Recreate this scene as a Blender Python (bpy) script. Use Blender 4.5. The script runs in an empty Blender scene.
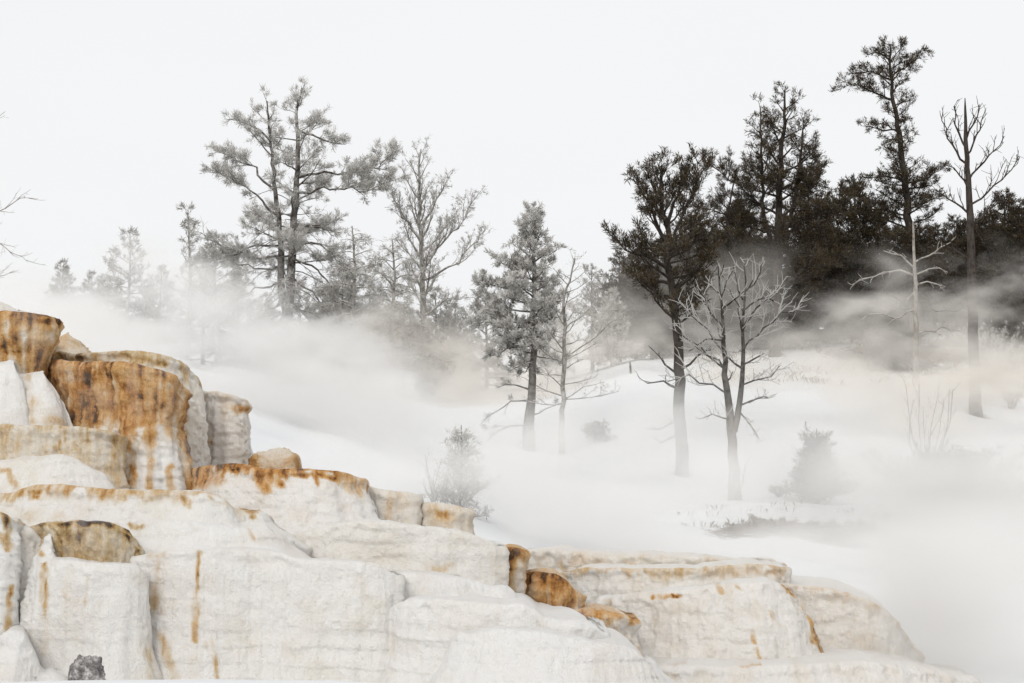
import bpy, math, random
import numpy as np
from mathutils import Vector

# ------------------------------------------------------------------ scene, camera
S = bpy.context.scene
COL = S.collection
R = math.radians
W, H = 1024, 683
F = 1911.0
EYE = 2.2
PITCH = math.atan((520 - H / 2) / F)
CP, SP = math.cos(PITCH), math.sin(PITCH)

def at(px, py, Y):
    """point of the place that lies at ground distance Y in the direction of a photo position"""
    x = (px - W / 2) / F
    v = (H / 2 - py) / F
    k = Y / (CP - v * SP)
    return np.array([x * k, Y, EYE + (SP + v * CP) * k])

def proj(P):
    x, y, z = P[..., 0], P[..., 1], P[..., 2] - EYE
    d = y * CP + z * SP
    v = -y * SP + z * CP
    return W / 2 + F * x / d, H / 2 - F * v / d

def mpp(Y):
    return Y / F

cam_d = bpy.data.cameras.new('camera')
cam = bpy.data.objects.new('camera', cam_d)
COL.objects.link(cam)
cam.location = (0, 0, EYE)
cam.rotation_euler = (R(90) + PITCH, 0, 0)
cam_d.sensor_width = 36
cam_d.lens = 36 * F / W
cam_d.clip_start = 0.1
cam_d.clip_end = 4000
S.camera = cam

# ------------------------------------------------------------------ noise (numpy)
def _hash(ix, iy, iz, seed):
    h = (ix.astype(np.int64) * 374761393 + iy.astype(np.int64) * 668265263 + iz.astype(np.int64) * 2147483647 + seed * 974634777) & 0xffffffff
    h = ((h ^ (h >> 13)) * 1274126177) & 0xffffffff
    h = h ^ (h >> 16)
    return (h & 0xffff) / 65535.0

def vnoise(x, y, z, seed=0):
    x = np.asarray(x, float); y = np.asarray(y, float); z = np.asarray(z, float)
    x, y, z = np.broadcast_arrays(x, y, z)
    ix, iy, iz = np.floor(x), np.floor(y), np.floor(z)
    fx, fy, fz = x - ix, y - iy, z - iz
    ux, uy, uz = fx * fx * (3 - 2 * fx), fy * fy * (3 - 2 * fy), fz * fz * (3 - 2 * fz)
    r = 0
    for a in (0, 1):
        wa = ux if a else 1 - ux
        for b in (0, 1):
            wb = uy if b else 1 - uy
            for c in (0, 1):
                wc = uz if c else 1 - uz
                r = r + wa * wb * wc * _hash(ix + a, iy + b, iz + c, seed)
    return r

def fbm(x, y, z, o=4, seed=0, g=0.5):
    r, a, t = 0, 1.0, 0
    for i in range(o):
        r = r + a * vnoise(np.asarray(x) * 2 ** i + 17.3 * i, np.asarray(y) * 2 ** i + 5.1 * i, np.asarray(z) * 2 ** i + 9.7 * i, seed + i)
        t += a
        a *= g
    return r / t

def sstep(a, b, x):
    t = np.clip((x - a) / (b - a), 0, 1)
    return t * t * (3 - 2 * t)

# ------------------------------------------------------------------ mesh helpers
def make_mesh(name, V, loops, counts, attrs=None, smooth=True):
    V = np.asarray(V, np.float32)
    loops = np.asarray(loops, np.int32)
    counts = np.asarray(counts, np.int32)
    m = bpy.data.meshes.new(name)
    m.vertices.add(len(V)); m.vertices.foreach_set('co', V.ravel())
    m.loops.add(len(loops)); m.loops.foreach_set('vertex_index', loops)
    m.polygons.add(len(counts))
    st = np.concatenate([[0], np.cumsum(counts)[:-1]]).astype(np.int32)
    m.polygons.foreach_set('loop_start', st)
    for k, v in (attrs or {}).items():
        a = m.attributes.new(k, 'FLOAT', 'POINT')
        a.data.foreach_set('value', np.asarray(v, np.float32).ravel())
    m.polygons.foreach_set('use_smooth', np.full(len(counts), smooth, bool))
    m.update(calc_edges=True)
    m.validate()
    return m

def grid_faces(nu, nv, flip=False):
    i, j = np.meshgrid(np.arange(nu - 1), np.arange(nv - 1), indexing='ij')
    a = i * nv + j
    q = np.stack([a, a + 1, a + nv + 1, a + nv], -1).reshape(-1, 4)
    if flip:
        q = q[:, ::-1]
    return q.ravel(), np.full(len(q), 4)

def link(name, mesh, mat=None, parent=None):
    o = bpy.data.objects.new(name, mesh)
    COL.objects.link(o)
    if mat is not None and mesh is not None and len(mesh.materials) == 0:
        mesh.materials.append(mat)
    if parent is not None:
        o.parent = parent
    return o

def tag(o, label, cat, group=None, kind=None):
    if label: o['label'] = label
    if cat: o['category'] = cat
    if group: o['group'] = group
    if kind: o['kind'] = kind
    return o

# ------------------------------------------------------------------ materials
class NT:
    def __init__(s, name):
        s.m = bpy.data.materials.new(name); s.m.use_nodes = True
        s.t = s.m.node_tree; s.t.nodes.clear()
        s.out = s.n('ShaderNodeOutputMaterial')
    def n(s, typ, **kw):
        nd = s.t.nodes.new(typ)
        for k, v in kw.items(): setattr(nd, k, v)
        return nd
    def l(s, a, b): s.t.links.new(a, b)
    def attr(s, name): return s.n('ShaderNodeAttribute', attribute_name=name).outputs['Fac']
    def val(s, sock, v):
        if hasattr(v, 'is_linked') or isinstance(v, bpy.types.NodeSocket): s.l(v, sock)
        else: sock.default_value = v
    def math(s, op, a, b=0.0, c=None, clamp=False):
        nd = s.n('ShaderNodeMath', operation=op, use_clamp=clamp)
        s.val(nd.inputs[0], a); s.val(nd.inputs[1], b)
        if c is not None: s.val(nd.inputs[2], c)
        return nd.outputs[0]
    def noise(s, vec, scale, detail=4, rough=0.55, dist=0.0):
        nd = s.n('ShaderNodeTexNoise')
        if vec is not None: s.l(vec, nd.inputs['Vector'])
        nd.inputs['Scale'].default_value = scale; nd.inputs['Detail'].default_value = detail
        nd.inputs['Roughness'].default_value = rough; nd.inputs['Distortion'].default_value = dist
        return nd.outputs['Fac']
    def mapping(s, vec, scale=(1, 1, 1), loc=(0, 0, 0), rot=(0, 0, 0)):
        nd = s.n('ShaderNodeMapping'); s.l(vec, nd.inputs['Vector'])
        nd.inputs['Scale'].default_value = scale; nd.inputs['Location'].default_value = loc; nd.inputs['Rotation'].default_value = rot
        return nd.outputs[0]
    def mix(s, f, a, b):
        nd = s.n('ShaderNodeMix', data_type='RGBA')
        s.val(nd.inputs[0], f)
        for k, v in ((6, a), (7, b)):
            if isinstance(v, tuple): nd.inputs[k].default_value = v + (1,)
            else: s.l(v, nd.inputs[k])
        return nd.outputs[2]
    def ramp(s, f, stops):
        nd = s.n('ShaderNodeValToRGB'); s.l(f, nd.inputs[0])
        e = nd.color_ramp.elements
        while len(e) > 1: e.remove(e[-1])
        e[0].position, e[0].color = stops[0][0], stops[0][1] + (1,)
        for p, c in stops[1:]:
            x = e.new(p); x.color = c + (1,)
        return nd.outputs[0]
    def rng(s, f, a, b, c=0.0, d=1.0):
        nd = s.n('ShaderNodeMapRange', interpolation_type='SMOOTHSTEP'); s.l(f, nd.inputs[0])
        for i, v in enumerate((a, b, c, d)): nd.inputs[i + 1].default_value = v
        return nd.outputs[0]
    def bump(s, h, strength, dist=0.02):
        nd = s.n('ShaderNodeBump'); s.l(h, nd.inputs['Height'])
        nd.inputs['Strength'].default_value = strength; nd.inputs['Distance'].default_value = dist
        return nd.outputs[0]
    def surf(s, col, rough=0.8, normal=None, spec=0.2):
        b = s.n('ShaderNodeBsdfPrincipled')
        if isinstance(col, tuple): b.inputs['Base Color'].default_value = col + (1,)
        else: s.l(col, b.inputs['Base Color'])
        s.val(b.inputs['Roughness'], rough)
        b.inputs['Specular IOR Level'].default_value = spec
        if normal is not None: s.l(normal, b.inputs['Normal'])
        s.l(b.outputs[0], s.out.inputs['Surface'])
        return s.m

def mat_travertine():
    t = NT('travertine')
    pos = t.n('ShaderNodeTexCoord').outputs['Object']
    st = t.attr('stain'); hue = t.attr('hue')
    fl = t.noise(t.mapping(pos, (22, 22, 3.0)), 1.0, 5, 0.66)
    gr = t.noise(pos, 38, 5, 0.75)
    hz = t.noise(t.mapping(pos, (2.0, 2.0, 16)), 1.0, 4, 0.6)
    # speckled, streaked stain
    k = t.math('MULTIPLY', t.math('SUBTRACT', fl, 0.5), 0.75)
    k2 = t.math('MULTIPLY', t.math('SUBTRACT', gr, 0.5), 0.85)
    amp = t.math('MULTIPLY', t.math('ADD', k, k2), t.rng(st, 0.03, 0.55, 0.10, 0.9))
    sx = t.math('ADD', st, amp, clamp=True)
    c1 = t.ramp(sx, [(0, (0.90, 0.885, 0.86)), (0.13, (0.82, 0.765, 0.69)), (0.3, (0.70, 0.51, 0.32)), (0.5, (0.62, 0.345, 0.125)),
                     (0.72, (0.44, 0.195, 0.05)), (0.9, (0.17, 0.07, 0.022)), (1, (0.06, 0.033, 0.018))])
    c2 = t.ramp(sx, [(0, (0.90, 0.888, 0.862)), (0.13, (0.81, 0.765, 0.68)), (0.3, (0.66, 0.53, 0.35)), (0.5, (0.54, 0.37, 0.16)),
                     (0.72, (0.30, 0.175, 0.065)), (0.9, (0.085, 0.052, 0.03)), (1, (0.045, 0.032, 0.02))])
    c = t.mix(hue, c2, c1)
    # mineral tints: cream, pinkish and greenish patches, faint layers, pits
    big = t.noise(pos, 0.9, 4, 0.6); big2 = t.noise(t.mapping(pos, (1.5, 1.5, 0.6), (7, 3, 1)), 1.0, 5, 0.65)
    c = t.mix(t.math('MULTIPLY', t.rng(big, 0.5, 0.7), 0.2), c, (0.80, 0.72, 0.62))
    c = t.mix(t.math('MULTIPLY', t.rng(big2, 0.5, 0.72), 0.25), c, (0.78, 0.715, 0.68))
    vs = t.noise(t.mapping(pos, (9, 9, 0.7), (1, 5, 2)), 1.0, 4, 0.65)
    c = t.mix(t.math('MULTIPLY', t.rng(vs, 0.56, 0.74), 0.24), c, (0.70, 0.62, 0.51))
    dirt = t.math('MULTIPLY', t.rng(hz, 0.52, 0.74), 0.08)
    c = t.mix(dirt, c, (0.68, 0.63, 0.57))
    pits = t.math('MULTIPLY', t.rng(gr, 0.56, 0.74), 0.30)
    c = t.mix(pits, c, (0.56, 0.48, 0.39))
    h = t.math('ADD', t.math('MULTIPLY', fl, 0.55), t.math('ADD', t.math('MULTIPLY', gr, 0.65), t.math('MULTIPLY', hz, 0.22)))
    return t.surf(c, 0.75, t.bump(h, 1.0, 0.055), 0.25)

def mat_ground():
    t = NT('snow_and_bare_ground')
    pos = t.n('ShaderNodeTexCoord').outputs['Object']
    bare = t.attr('bare')
    n1 = t.noise(pos, 0.5, 5, 0.6); n2 = t.noise(pos, 5, 4, 0.65); n3 = t.noise(pos, 30, 3, 0.6)
    sn = t.mix(t.math('MULTIPLY', n1, 0.5), (0.72, 0.73, 0.74), (0.665, 0.675, 0.685))
    so = t.ramp(n2, [(0.25, (0.07, 0.055, 0.042)), (0.5, (0.16, 0.13, 0.10)), (0.75, (0.27, 0.23, 0.18))])
    f = t.math('ADD', bare, t.math('ADD', t.math('MULTIPLY', t.math('SUBTRACT', n2, 0.5), 0.9), t.math('MULTIPLY', t.math('SUBTRACT', n3, 0.5), 0.4)))
    f = t.rng(f, 0.42, 0.62)
    c = t.mix(f, sn, so)
    h = t.math('ADD', n2, t.math('MULTIPLY', n3, 0.3))
    return t.surf(c, 0.8, t.bump(h, 0.25, 0.06), 0.2)

def mat_bark(name, dark, light, frost, amount, twig=0.0, upper=None):
    t = NT(name)
    pos = t.n('ShaderNodeTexCoord').outputs['Object']
    n = t.noise(t.mapping(pos, (14, 14, 3)), 1.0, 5, 0.65)
    n2 = t.noise(pos, 6, 4, 0.6)
    c = t.mix(t.rng(n, 0.3, 0.7), dark, light)
    if upper:
        sz = t.n('ShaderNodeSeparateXYZ'); t.l(pos, sz.inputs[0])
        zz = t.math('ADD', sz.outputs['Z'], t.math('MULTIPLY', n, 1.4))
        c = t.mix(t.rng(zz, upper[0], upper[1]), c, upper[2])
    nz = t.n('ShaderNodeSeparateXYZ'); t.l(t.n('ShaderNodeNewGeometry').outputs['Normal'], nz.inputs[0])
    up = t.rng(nz.outputs['Z'], -0.35, 0.75)
    f = t.math('MULTIPLY', t.math('MULTIPLY', t.math('ADD', up, 0.25), t.rng(n2, 0.36, 0.6)), amount, clamp=True)
    f = t.math('MAXIMUM', f, t.math('MULTIPLY', t.attr('twig'), twig))
    c = t.mix(f, c, frost)
    return t.surf(c, 0.85, t.bump(n, 0.5, 0.02), 0.15)

def mat_needles(name, dark, green, frost):
    t = NT(name)
    a = t.attr('frost'); v = t.attr('tone')
    c = t.mix(v, dark, green)
    c = t.mix(a, c, frost)
    d = t.n('ShaderNodeBsdfDiffuse'); t.l(c, d.inputs['Color'])
    tr = t.n('ShaderNodeBsdfTranslucent'); t.l(c, tr.inputs['Color'])
    mx = t.n('ShaderNodeMixShader'); mx.inputs[0].default_value = 0.3
    t.l(d.outputs[0], mx.inputs[1]); t.l(tr.outputs[0], mx.inputs[2]); t.l(mx.outputs[0], t.out.inputs['Surface'])
    return t.m

def mat_rock():
    t = NT('grey_rock')
    pos = t.n('ShaderNodeTexCoord').outputs['Object']
    n = t.noise(pos, 9, 6, 0.7); n2 = t.noise(pos, 30, 4, 0.7)
    c = t.ramp(t.math('ADD', t.math('MULTIPLY', n, 0.7), t.math('MULTIPLY', n2, 0.3)), [(0.36, (0.05, 0.045, 0.045)), (0.5, (0.22, 0.205, 0.2)), (0.62, (0.6, 0.58, 0.56))])
    return t.surf(c, 0.85, t.bump(n, 0.8, 0.05), 0.2)

M_TRAV = mat_travertine()
M_GROUND = mat_ground()
M_ROCK = mat_rock()
FROST = (0.66, 0.645, 0.615)
B_FROST = mat_bark('frosted_bark', (0.028, 0.022, 0.018), (0.085, 0.07, 0.058), FROST, 0.36, 0.55)
B_PALE = mat_bark('frosted_pale_bark', (0.09, 0.078, 0.065), (0.22, 0.2, 0.175), FROST, 0.75, 0.5)
B_DARK = mat_bark('dark_bark', (0.018, 0.014, 0.011), (0.055, 0.043, 0.034), (0.3, 0.28, 0.26), 0.12)
B_SNAG = mat_bark('dead_wood', (0.10, 0.085, 0.072), (0.30, 0.265, 0.225), FROST, 0.5, 0.3)
B_STRIP = mat_bark('half_stripped_dead_wood', (0.09, 0.075, 0.062), (0.22, 0.19, 0.16), FROST, 0.25, 0.66, upper=(3.0, 3.6, (0.035, 0.028, 0.023)))
N_FROST = mat_needles('frosted_needles', (0.03, 0.028, 0.02), (0.13, 0.12, 0.085), FROST)
N_DARK = mat_needles('dark_needles', (0.012, 0.010, 0.007), (0.095, 0.068, 0.034), (0.45, 0.43, 0.4))
N_MID = mat_needles('brown_green_needles', (0.02, 0.017, 0.012), (0.10, 0.085, 0.05), (0.5, 0.48, 0.45))

# ------------------------------------------------------------------ the ground
COLS = np.array([-500, 0, 120, 220, 330, 440, 540, 640, 740, 850, 940, 1024, 1500], float)
ROWS = {
    0:   None,
    12:  [765] * 13,
    18:  [700, 700, 694, 688, 686, 690, 700, 706, 712, 716, 718, 720, 720],
    20:  [684, 684, 682, 681, 681, 688, 698, 702, 706, 712, 714, 714, 714],
    21:  [690, 690, 688, 688, 688, 692, 700, 704, 706, 712, 714, 714, 714],
    24:  [680, 680, 680, 680, 680, 690, 700, 704, 706, 705, 700, 700, 700],
    26:  [600, 640, 640, 640, 650, 660, 680, 690, 690, 690, 690, 690, 690],
    33:  [480, 470, 470, 500, 540, 560, 590, 610, 625, 640, 640, 640, 640],
    40:  [400, 400, 410, 440, 480, 512, 545, 560, 572, 585, 590, 592, 600],
    46:  [370, 372, 384, 412, 452, 490, 520, 536, 541, 548, 556, 560, 570],
    50:  [355, 362, 372, 402, 438, 475, 506, 518, 512, 519, 530, 538, 540],
    55:  [345, 355, 364, 392, 424, 462, 490, 496, 499, 502, 503, 510, 510],
    62:  [335, 350, 358, 382, 408, 436, 448, 446, 455, 457, 458, 468, 480],
    70:  [325, 345, 352, 372, 388, 408, 402, 372, 388, 391, 390, 416, 430],
    76:  [322, 343, 350, 370, 386, 404, 396, 366, 372, 374, 376, 392, 400],
    85:  [320, 340, 348, 368, 384, 398, 390, 364, 355, 348, 345, 350, 360],
    100: [318, 338, 346, 366, 382, 392, 384, 360, 340, 328, 324, 326, 330],
    130: [320, 338, 346, 364, 380, 388, 382, 360, 345, 336, 332, 332, 334],
    260: [400] * 13,
    800: [470] * 13,
    2500: [500] * 13,
}
_ry = np.array(sorted(ROWS), float)
_rz = []
for _y in _ry:
    if ROWS[int(_y)] is None:
        _rz.append(np.full(13, 0.55))
    else:
        _rz.append(np.array([at(512, p, _y)[2] for p in ROWS[int(_y)]]))
_rz = np.array(_rz)

def base_height(x, y):
    x = np.asarray(x, float); y = np.asarray(y, float)
    px = 512 + x / np.maximum(y, 18.0) * F
    px = np.clip(px, -500, 1500)
    ci = np.clip(np.searchsorted(COLS, px) - 1, 0, 11)
    ft = (px - COLS[ci]) / (COLS[ci + 1] - COLS[ci]); ft = ft * ft * (3 - 2 * ft) * 0.5 + ft * 0.5
    ri = np.clip(np.searchsorted(_ry, y) - 1, 0, len(_ry) - 2)
    fr = np.clip((y - _ry[ri]) / (_ry[ri + 1] - _ry[ri]), 0, 1)
    a = _rz[ri, ci] * (1 - ft) + _rz[ri, ci + 1] * ft
    b = _rz[ri + 1, ci] * (1 - ft) + _rz[ri + 1, ci + 1] * ft
    return a * (1 - fr) + b * fr

def ground(x, y):
    z = base_height(x, y)
    a = np.clip((np.asarray(y) - 30) / 30, 0.15, 1)
    z = z + a * ((fbm(np.asarray(x) * 0.16, np.asarray(y) * 0.16, 0.0, 3, 5) - 0.5) * 0.55 + (fbm(np.asarray(x) * 0.9, np.asarray(y) * 0.9, 0.0, 3, 8) - 0.5) * 0.12)
    e = bank_edge(x)
    px = 512 + np.asarray(x) / np.maximum(y, 18.0) * F
    w = sstep(640, 720, px)
    z = z - w * 0.34 * (1 - sstep(-0.12, 0.16, np.asarray(y) - e)) * sstep(-9, -1, np.asarray(y) - e)
    z = z + w * 0.10 * np.exp(-((np.asarray(y) - e - 0.35) / 0.4) ** 2)
    drift = np.abs(fbm(np.asarray(x) * 0.22 + np.asarray(y) * 0.1, np.asarray(y) * 0.5, 0.5, 3, 44) - 0.5) * 2
    z = z + a * (0.5 - drift) * 0.22
    for mpx, my, mr in MELT:
        mx = (mpx - 512) / F * my
        d2 = ((np.asarray(x) - mx) ** 2 + (np.asarray(y) - my) ** 2) / mr ** 2
        z = z - 0.16 * np.exp(-d2 * 1.6) + 0.05 * np.exp(-(np.sqrt(d2) - 1.3) ** 2 * 6)
    return z

MELT = [(735, 52, 0.5), (682, 58, 0.6), (530, 60.5, 0.5), (562, 60, 0.35), (818, 53, 0.8), (976, 68, 0.6), (916, 71, 0.5), (460, 41, 0.6)]

def bank_edge(x):
    return 48.9 + (fbm(np.asarray(x) * 0.35, 3.3, 0, 3, 33) - 0.5) * 2.6 + (fbm(np.asarray(x) * 2.2, 1.3, 0, 3, 34) - 0.5) * 0.8

def gz(x, y):
    return float(ground(np.array([x]), np.array([y]))[0])

def build_ground():
    ys = np.concatenate([np.linspace(-6, 16, 12), np.linspace(17, 60, 190), np.linspace(60.3, 105, 130), np.linspace(106, 300, 40), np.geomspace(320, 2500, 24)])
    us = np.concatenate([np.linspace(-1.6, -0.42, 40), np.linspace(-0.41, 0.41, 330), np.linspace(0.42, 1.6, 40)])
    yy, uu = np.meshgrid(ys, us, indexing='ij')
    xx = uu * np.maximum(yy, 22.0)
    zz = ground(xx, yy)
    V = np.stack([xx, yy, zz], -1)
    px, py = proj(np.stack([xx, np.maximum(yy, 1), zz], -1))
    n = fbm(xx * 0.35, yy * 0.35, 1.7, 4, 21)
    # wet bare bank of the spring, open ground under the dark trees, the brushy mound
    nb = fbm(xx * 0.5, yy * 0.8, 4.4, 4, 25)
    e = bank_edge(xx)
    bank = sstep(650, 740, px + (nb - 0.5) * 120) * np.clip((1 - sstep(-0.02, 0.12, yy - e)) * sstep(-3.4, -0.8, yy - e + (nb - 0.5) * 3), 0, 1) * (1 - sstep(860, 1000, px) * 0.45) * 0.72
    hill = sstep(71.5, 75, yy) * (1 - sstep(180, 240, yy)) * (sstep(700, 800, px) * 0.42 + sstep(830, 900, px) * 0.16)
    left = sstep(74, 78, yy) * (1 - sstep(180, 240, yy)) * 0.36
    mound = sstep(54, 56, yy) * (1 - sstep(58, 60, yy)) * sstep(860, 930, px) * 0.55
    tree = 0
    for mpx, my, mr in MELT:
        tree = np.maximum(tree, 0.6 * np.exp(-(((xx - (mpx - 512) / F * my) ** 2 + (yy - my) ** 2) / mr ** 2) * 1.1))
    bare = np.maximum.reduce([bank, hill, left, mound, tree])
    bare = bare + (n - 0.5) * 0.9 * (bare > 0.02)
    lo, ct = grid_faces(len(ys), len(us), flip=True)
    m = make_mesh('ground', V.reshape(-1, 3), lo, ct, {'bare': np.clip(bare, 0, 1)})
    tag(link('ground', m, M_GROUND), 'snow covered slope rising from the springs to the trees', 'ground', kind='structure')

build_ground()

# ------------------------------------------------------------------ travertine terraces
# stains: (polyline in photo positions, half width px, strength)
BLOTCH = {}

def seg_dist(px, py, a, b):
    ax, ay = a; bx, by = b
    dx, dy = bx - ax, by - ay
    t = np.clip(((px - ax) * dx + (py - ay) * dy) / (dx * dx + dy * dy + 1e-9), 0, 1)
    return np.hypot(px - ax - t * dx, py - ay - t * dy)

def resample(P, step):
    P = np.asarray(P, float)
    # Catmull-Rom then even spacing
    out = []
    n = len(P)
    for i in range(n - 1):
        p0, p1, p2, p3 = P[max(i - 1, 0)], P[i], P[i + 1], P[min(i + 2, n - 1)]
        for t in np.linspace(0, 1, 24, endpoint=False):
            c = 0.5 * (2 * p1 + (p2 - p0) * t + (2 * p0 - 5 * p1 + 4 * p2 - p3) * t * t + (3 * p1 - p0 - 3 * p2 + p3) * t ** 3)
            out.append(0.5 * c + 0.5 * (p1 + (p2 - p1) * t))
    out.append(P[-1])
    out = np.array(out)
    d = np.concatenate([[0], np.cumsum(np.linalg.norm(np.diff(out, axis=0), axis=1))])
    k = max(4, int(d[-1] / step))
    s = np.linspace(0, d[-1], k)
    return np.stack([np.interp(s, d, out[:, j]) for j in range(out.shape[1])], -1), s

def terrace(label, rim, foot, end_l=0.3, end_r=0.3, back=2.5, prof=None, flute=0.05, lump=0.07, scallop=0.06,
            rim_st=(10, 0.0), wall_st=0.0, streak=0.0, hue=1.0, seed=1, blotch=(), white_low=None, top_st=0.1, rise=0.0, round_r=0.03, rag=0.022, wob=0.02, rim_lip=0.075, drape=0.035, grit=0.9):
    P = np.array([at(*r) for r in rim])
    foot = foot if isinstance(foot, (list, tuple)) else [foot] * len(rim)
    zf = np.array([at(r[0], f, r[2])[2] for r, f in zip(rim, foot)])
    Y0 = np.mean([r[2] for r in rim])
    step = mpp(Y0) * 1.5
    Q = np.concatenate([P, zf[:, None]], 1)
    yback = P[:, 1].max() + back
    def cap(end, other, rad, side):
        d = (end - other)[:2]; d = d / (np.linalg.norm(d) + 1e-9)
        o = np.array([-d[1], d[0]]) * side          # turning backwards
        if o[1] < 0: o = -o
        pts = []
        for a in (25, 50, 75, 90):
            a = R(a)
            p = end[:2] + d * rad * math.sin(a) + o * rad * (1 - math.cos(a))
            pts.append([p[0], p[1], end[2], end[3]])
        l = pts[-1]
        n = 3
        for i in range(1, n + 1):
            y = l[1] + (yback - l[1]) * i / n
            pts.append([l[0] * y / l[1] - d[0] * 0.10 * i / n, y, end[2] + rise * (y - l[1]), end[3]])
        return pts
    A = list(Q)
    if end_r: A = A + cap(Q[-1], Q[-2], end_r, 1)
    if end_l: A = cap(Q[0], Q[1], end_l, -1)[::-1] + A
    C, s = resample(A, step)
    T = np.gradient(C[:, :2], axis=0); T /= np.linalg.norm(T, axis=1, keepdims=True) + 1e-9
    k = np.ones(7) / 7
    N = np.stack([T[:, 1], -T[:, 0]], -1)
    for j in (0, 1): N[:, j] = np.convolve(np.pad(N[:, j], 3, mode='edge'), k, 'valid')
    N /= np.linalg.norm(N, axis=1, keepdims=True) + 1e-9
    # scalloped plan and slightly uneven rim
    sc = (fbm(s * 0.9, seed * 3.1, 0.0, 3, seed) - 0.5) * 2 * scallop + np.abs(np.sin(s * 2.6 + 4 * fbm(s * 0.7, 2.2, seed, 2, seed + 3))) * scallop * 0.7
    C[:, :2] += N * sc[:, None]
    C[:, 2] += (fbm(s * 5, seed, 1.0, 4, seed + 9) - 0.5) * 2 * rag + (fbm(s * 1.1, seed, 3.0, 2, seed + 19) - 0.5) * 2 * wob
    H0 = np.maximum(C[:, 2] - C[:, 3], 0.05) + 0.1
    Hh = H0 + 1.0
    nv = int(min(300, max(16, np.max(Hh) / step)))
    nt = 10
    prof = prof or [(0, 0), (0.12, 0.02), (0.4, -0.02), (0.75, 0.06), (1, 0.2)]
    pt = np.array(prof)
    tw = np.linspace(0, 1, nv)
    fine_t = np.linspace(0, 1, 200)
    off = np.interp(fine_t, pt[:, 0], pt[:, 1]); off = np.convolve(np.pad(off, 8, mode='edge'), np.ones(17) / 17, 'valid')
    nu = len(C)
    # wall block
    Zt = C[:, 2][:, None] - Hh[:, None] * tw[None, :]
    dz = Hh[:, None] * tw[None, :]
    rr = np.minimum(round_r, Hh * 0.3)[:, None]
    rd = np.where(dz < rr, rr - np.sqrt(np.maximum(rr ** 2 - (rr - dz) ** 2, 0)), 0)   # rounded lip
    Wd = np.interp(np.clip(dz / H0[:, None], 0, 1), fine_t, off) - rd
    x0 = C[:, 0][:, None] + 0 * Zt; y0 = C[:, 1][:, None] + 0 * Zt
    ss = s[:, None] + 0 * Zt
    fl = np.abs(fbm(ss * 3.2, Zt * 0.45 + seed, seed * 1.7, 3, seed + 31) - 0.5) * 2
    fl2 = fbm(ss * 9, Zt * 1.1, seed * 0.7, 3, seed + 41) - 0.5
    lp = fbm(ss * 1.6, Zt * 1.9, seed * 2.3, 4, seed + 51) - 0.5
    fine = fbm(ss * 14, Zt * 10, seed, 3, seed + 61) - 0.5
    bed = vnoise(ss * 0.6, Zt * 9 + lp * 2, seed * 1.0, seed + 71) - 0.5
    fade = sstep(0, 0.10, dz)
    lp2 = np.abs(fbm(ss * 5.5, Zt * 4.2, seed * 1.1, 3, seed + 55) - 0.5) * 2
    fine2 = fbm(ss * 30, Zt * 26, seed, 2, seed + 65) - 0.5
    stp = Zt * 5.5 + 2.2 * fbm(ss * 0.8, Zt * 0.6, seed, 3, seed + 75)
    ledge = (stp - np.floor(stp)) * sstep(0.45, 0.65, fbm(ss * 0.9, Zt * 1.5, seed + 4, 2, seed + 77))
    disp = (flute * (fl * 1.7 + fl2 * 1.3) + lump * (1.7 * lp - 0.9 * grit * lp2) + 0.022 * bed - 0.013 * ledge) * (0.3 + 0.7 * fade) + (0.045 * fine + 0.02 * fine2) * grit
    # hanging drip teeth under a crisp rim, narrow flutes, grit
    tl = 0.05 + 0.24 * fbm(ss * 7, seed * 1.0, 2.0, 3, seed + 201)
    teeth = (1 - sstep(0.35, 1.0, dz / tl)) * (0.4 + 0.9 * fbm(ss * 11, Zt * 1.5, seed, 2, seed + 203))
    rid = 1 - np.abs(fbm(ss * 6.5, Zt * 0.35, seed * 1.9, 3, seed + 205) - 0.5) * 4
    crust = np.maximum(fbm(ss * 22, Zt * 20, seed, 3, seed + 207) - 0.52, 0) * 0.11
    Wd = Wd + disp + rim_lip * teeth + drape * np.clip(rid, -0.5, 1) * sstep(0.02, 0.3, dz) + crust * grit
    WX = x0 + N[:, 0][:, None] * Wd; WY = y0 + N[:, 1][:, None] * Wd
    Wl = np.stack([WX, WY, Zt], -1)
    # top block
    rt = np.linspace(1, 0, nt, endpoint=False) ** 1.6
    # inset towards the back
    o0 = Wd[:, 0][:, None]
    ix = C[:, 0][:, None] + N[:, 0][:, None] * o0
    iy = C[:, 1][:, None] + N[:, 1][:, None] * o0
    # shrink sideways to the middle where the plan has turned back
    ty = iy + (yback + 0.3 - iy) * rt[None, :]
    cx = np.mean(P[:, 0])
    tx = ix * ty / iy
    tx = tx + (cx * ty / np.mean(P[:, 1]) - tx) * 0.22 * rt[None, :]
    tz = C[:, 2][:, None] + rise * (ty - iy) + (fbm(tx * 2.5, ty * 2.5, seed, 3, seed + 81) - 0.5) * 0.1 * sstep(0, 0.15, rt)[None, :]
    Tp = np.stack([tx, ty, tz], -1)
    V = np.concatenate([Tp, Wl], 1)
    n2 = V.shape[1]
    px, py = proj(V)
    # stains
    dpx = np.concatenate([np.zeros((nu, nt)), dz / mpp(Y0)], 1)
    sv = np.concatenate([s[:, None] + np.zeros((nu, nt)), ss], 1)
    zz = V[..., 2]
    dr = fbm(sv * 5.5, zz * 0.5, seed, 4, seed + 91)
    sp = fbm(sv * 4, zz * 4, seed, 4, seed + 101)
    wv = rim_st[0] * (0.15 + 1.7 * sstep(0.3, 0.72, dr))
    st = rim_st[1] * (1 - sstep(0.2, 1.5, dpx / (wv + 1e-3))) * (0.45 + 0.8 * sp + 0.5 * (fbm(sv * 12, zz * 7, seed, 3, seed + 117) - 0.2))
    ws = wall_st * (0.5 + 1.0 * sp)
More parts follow.
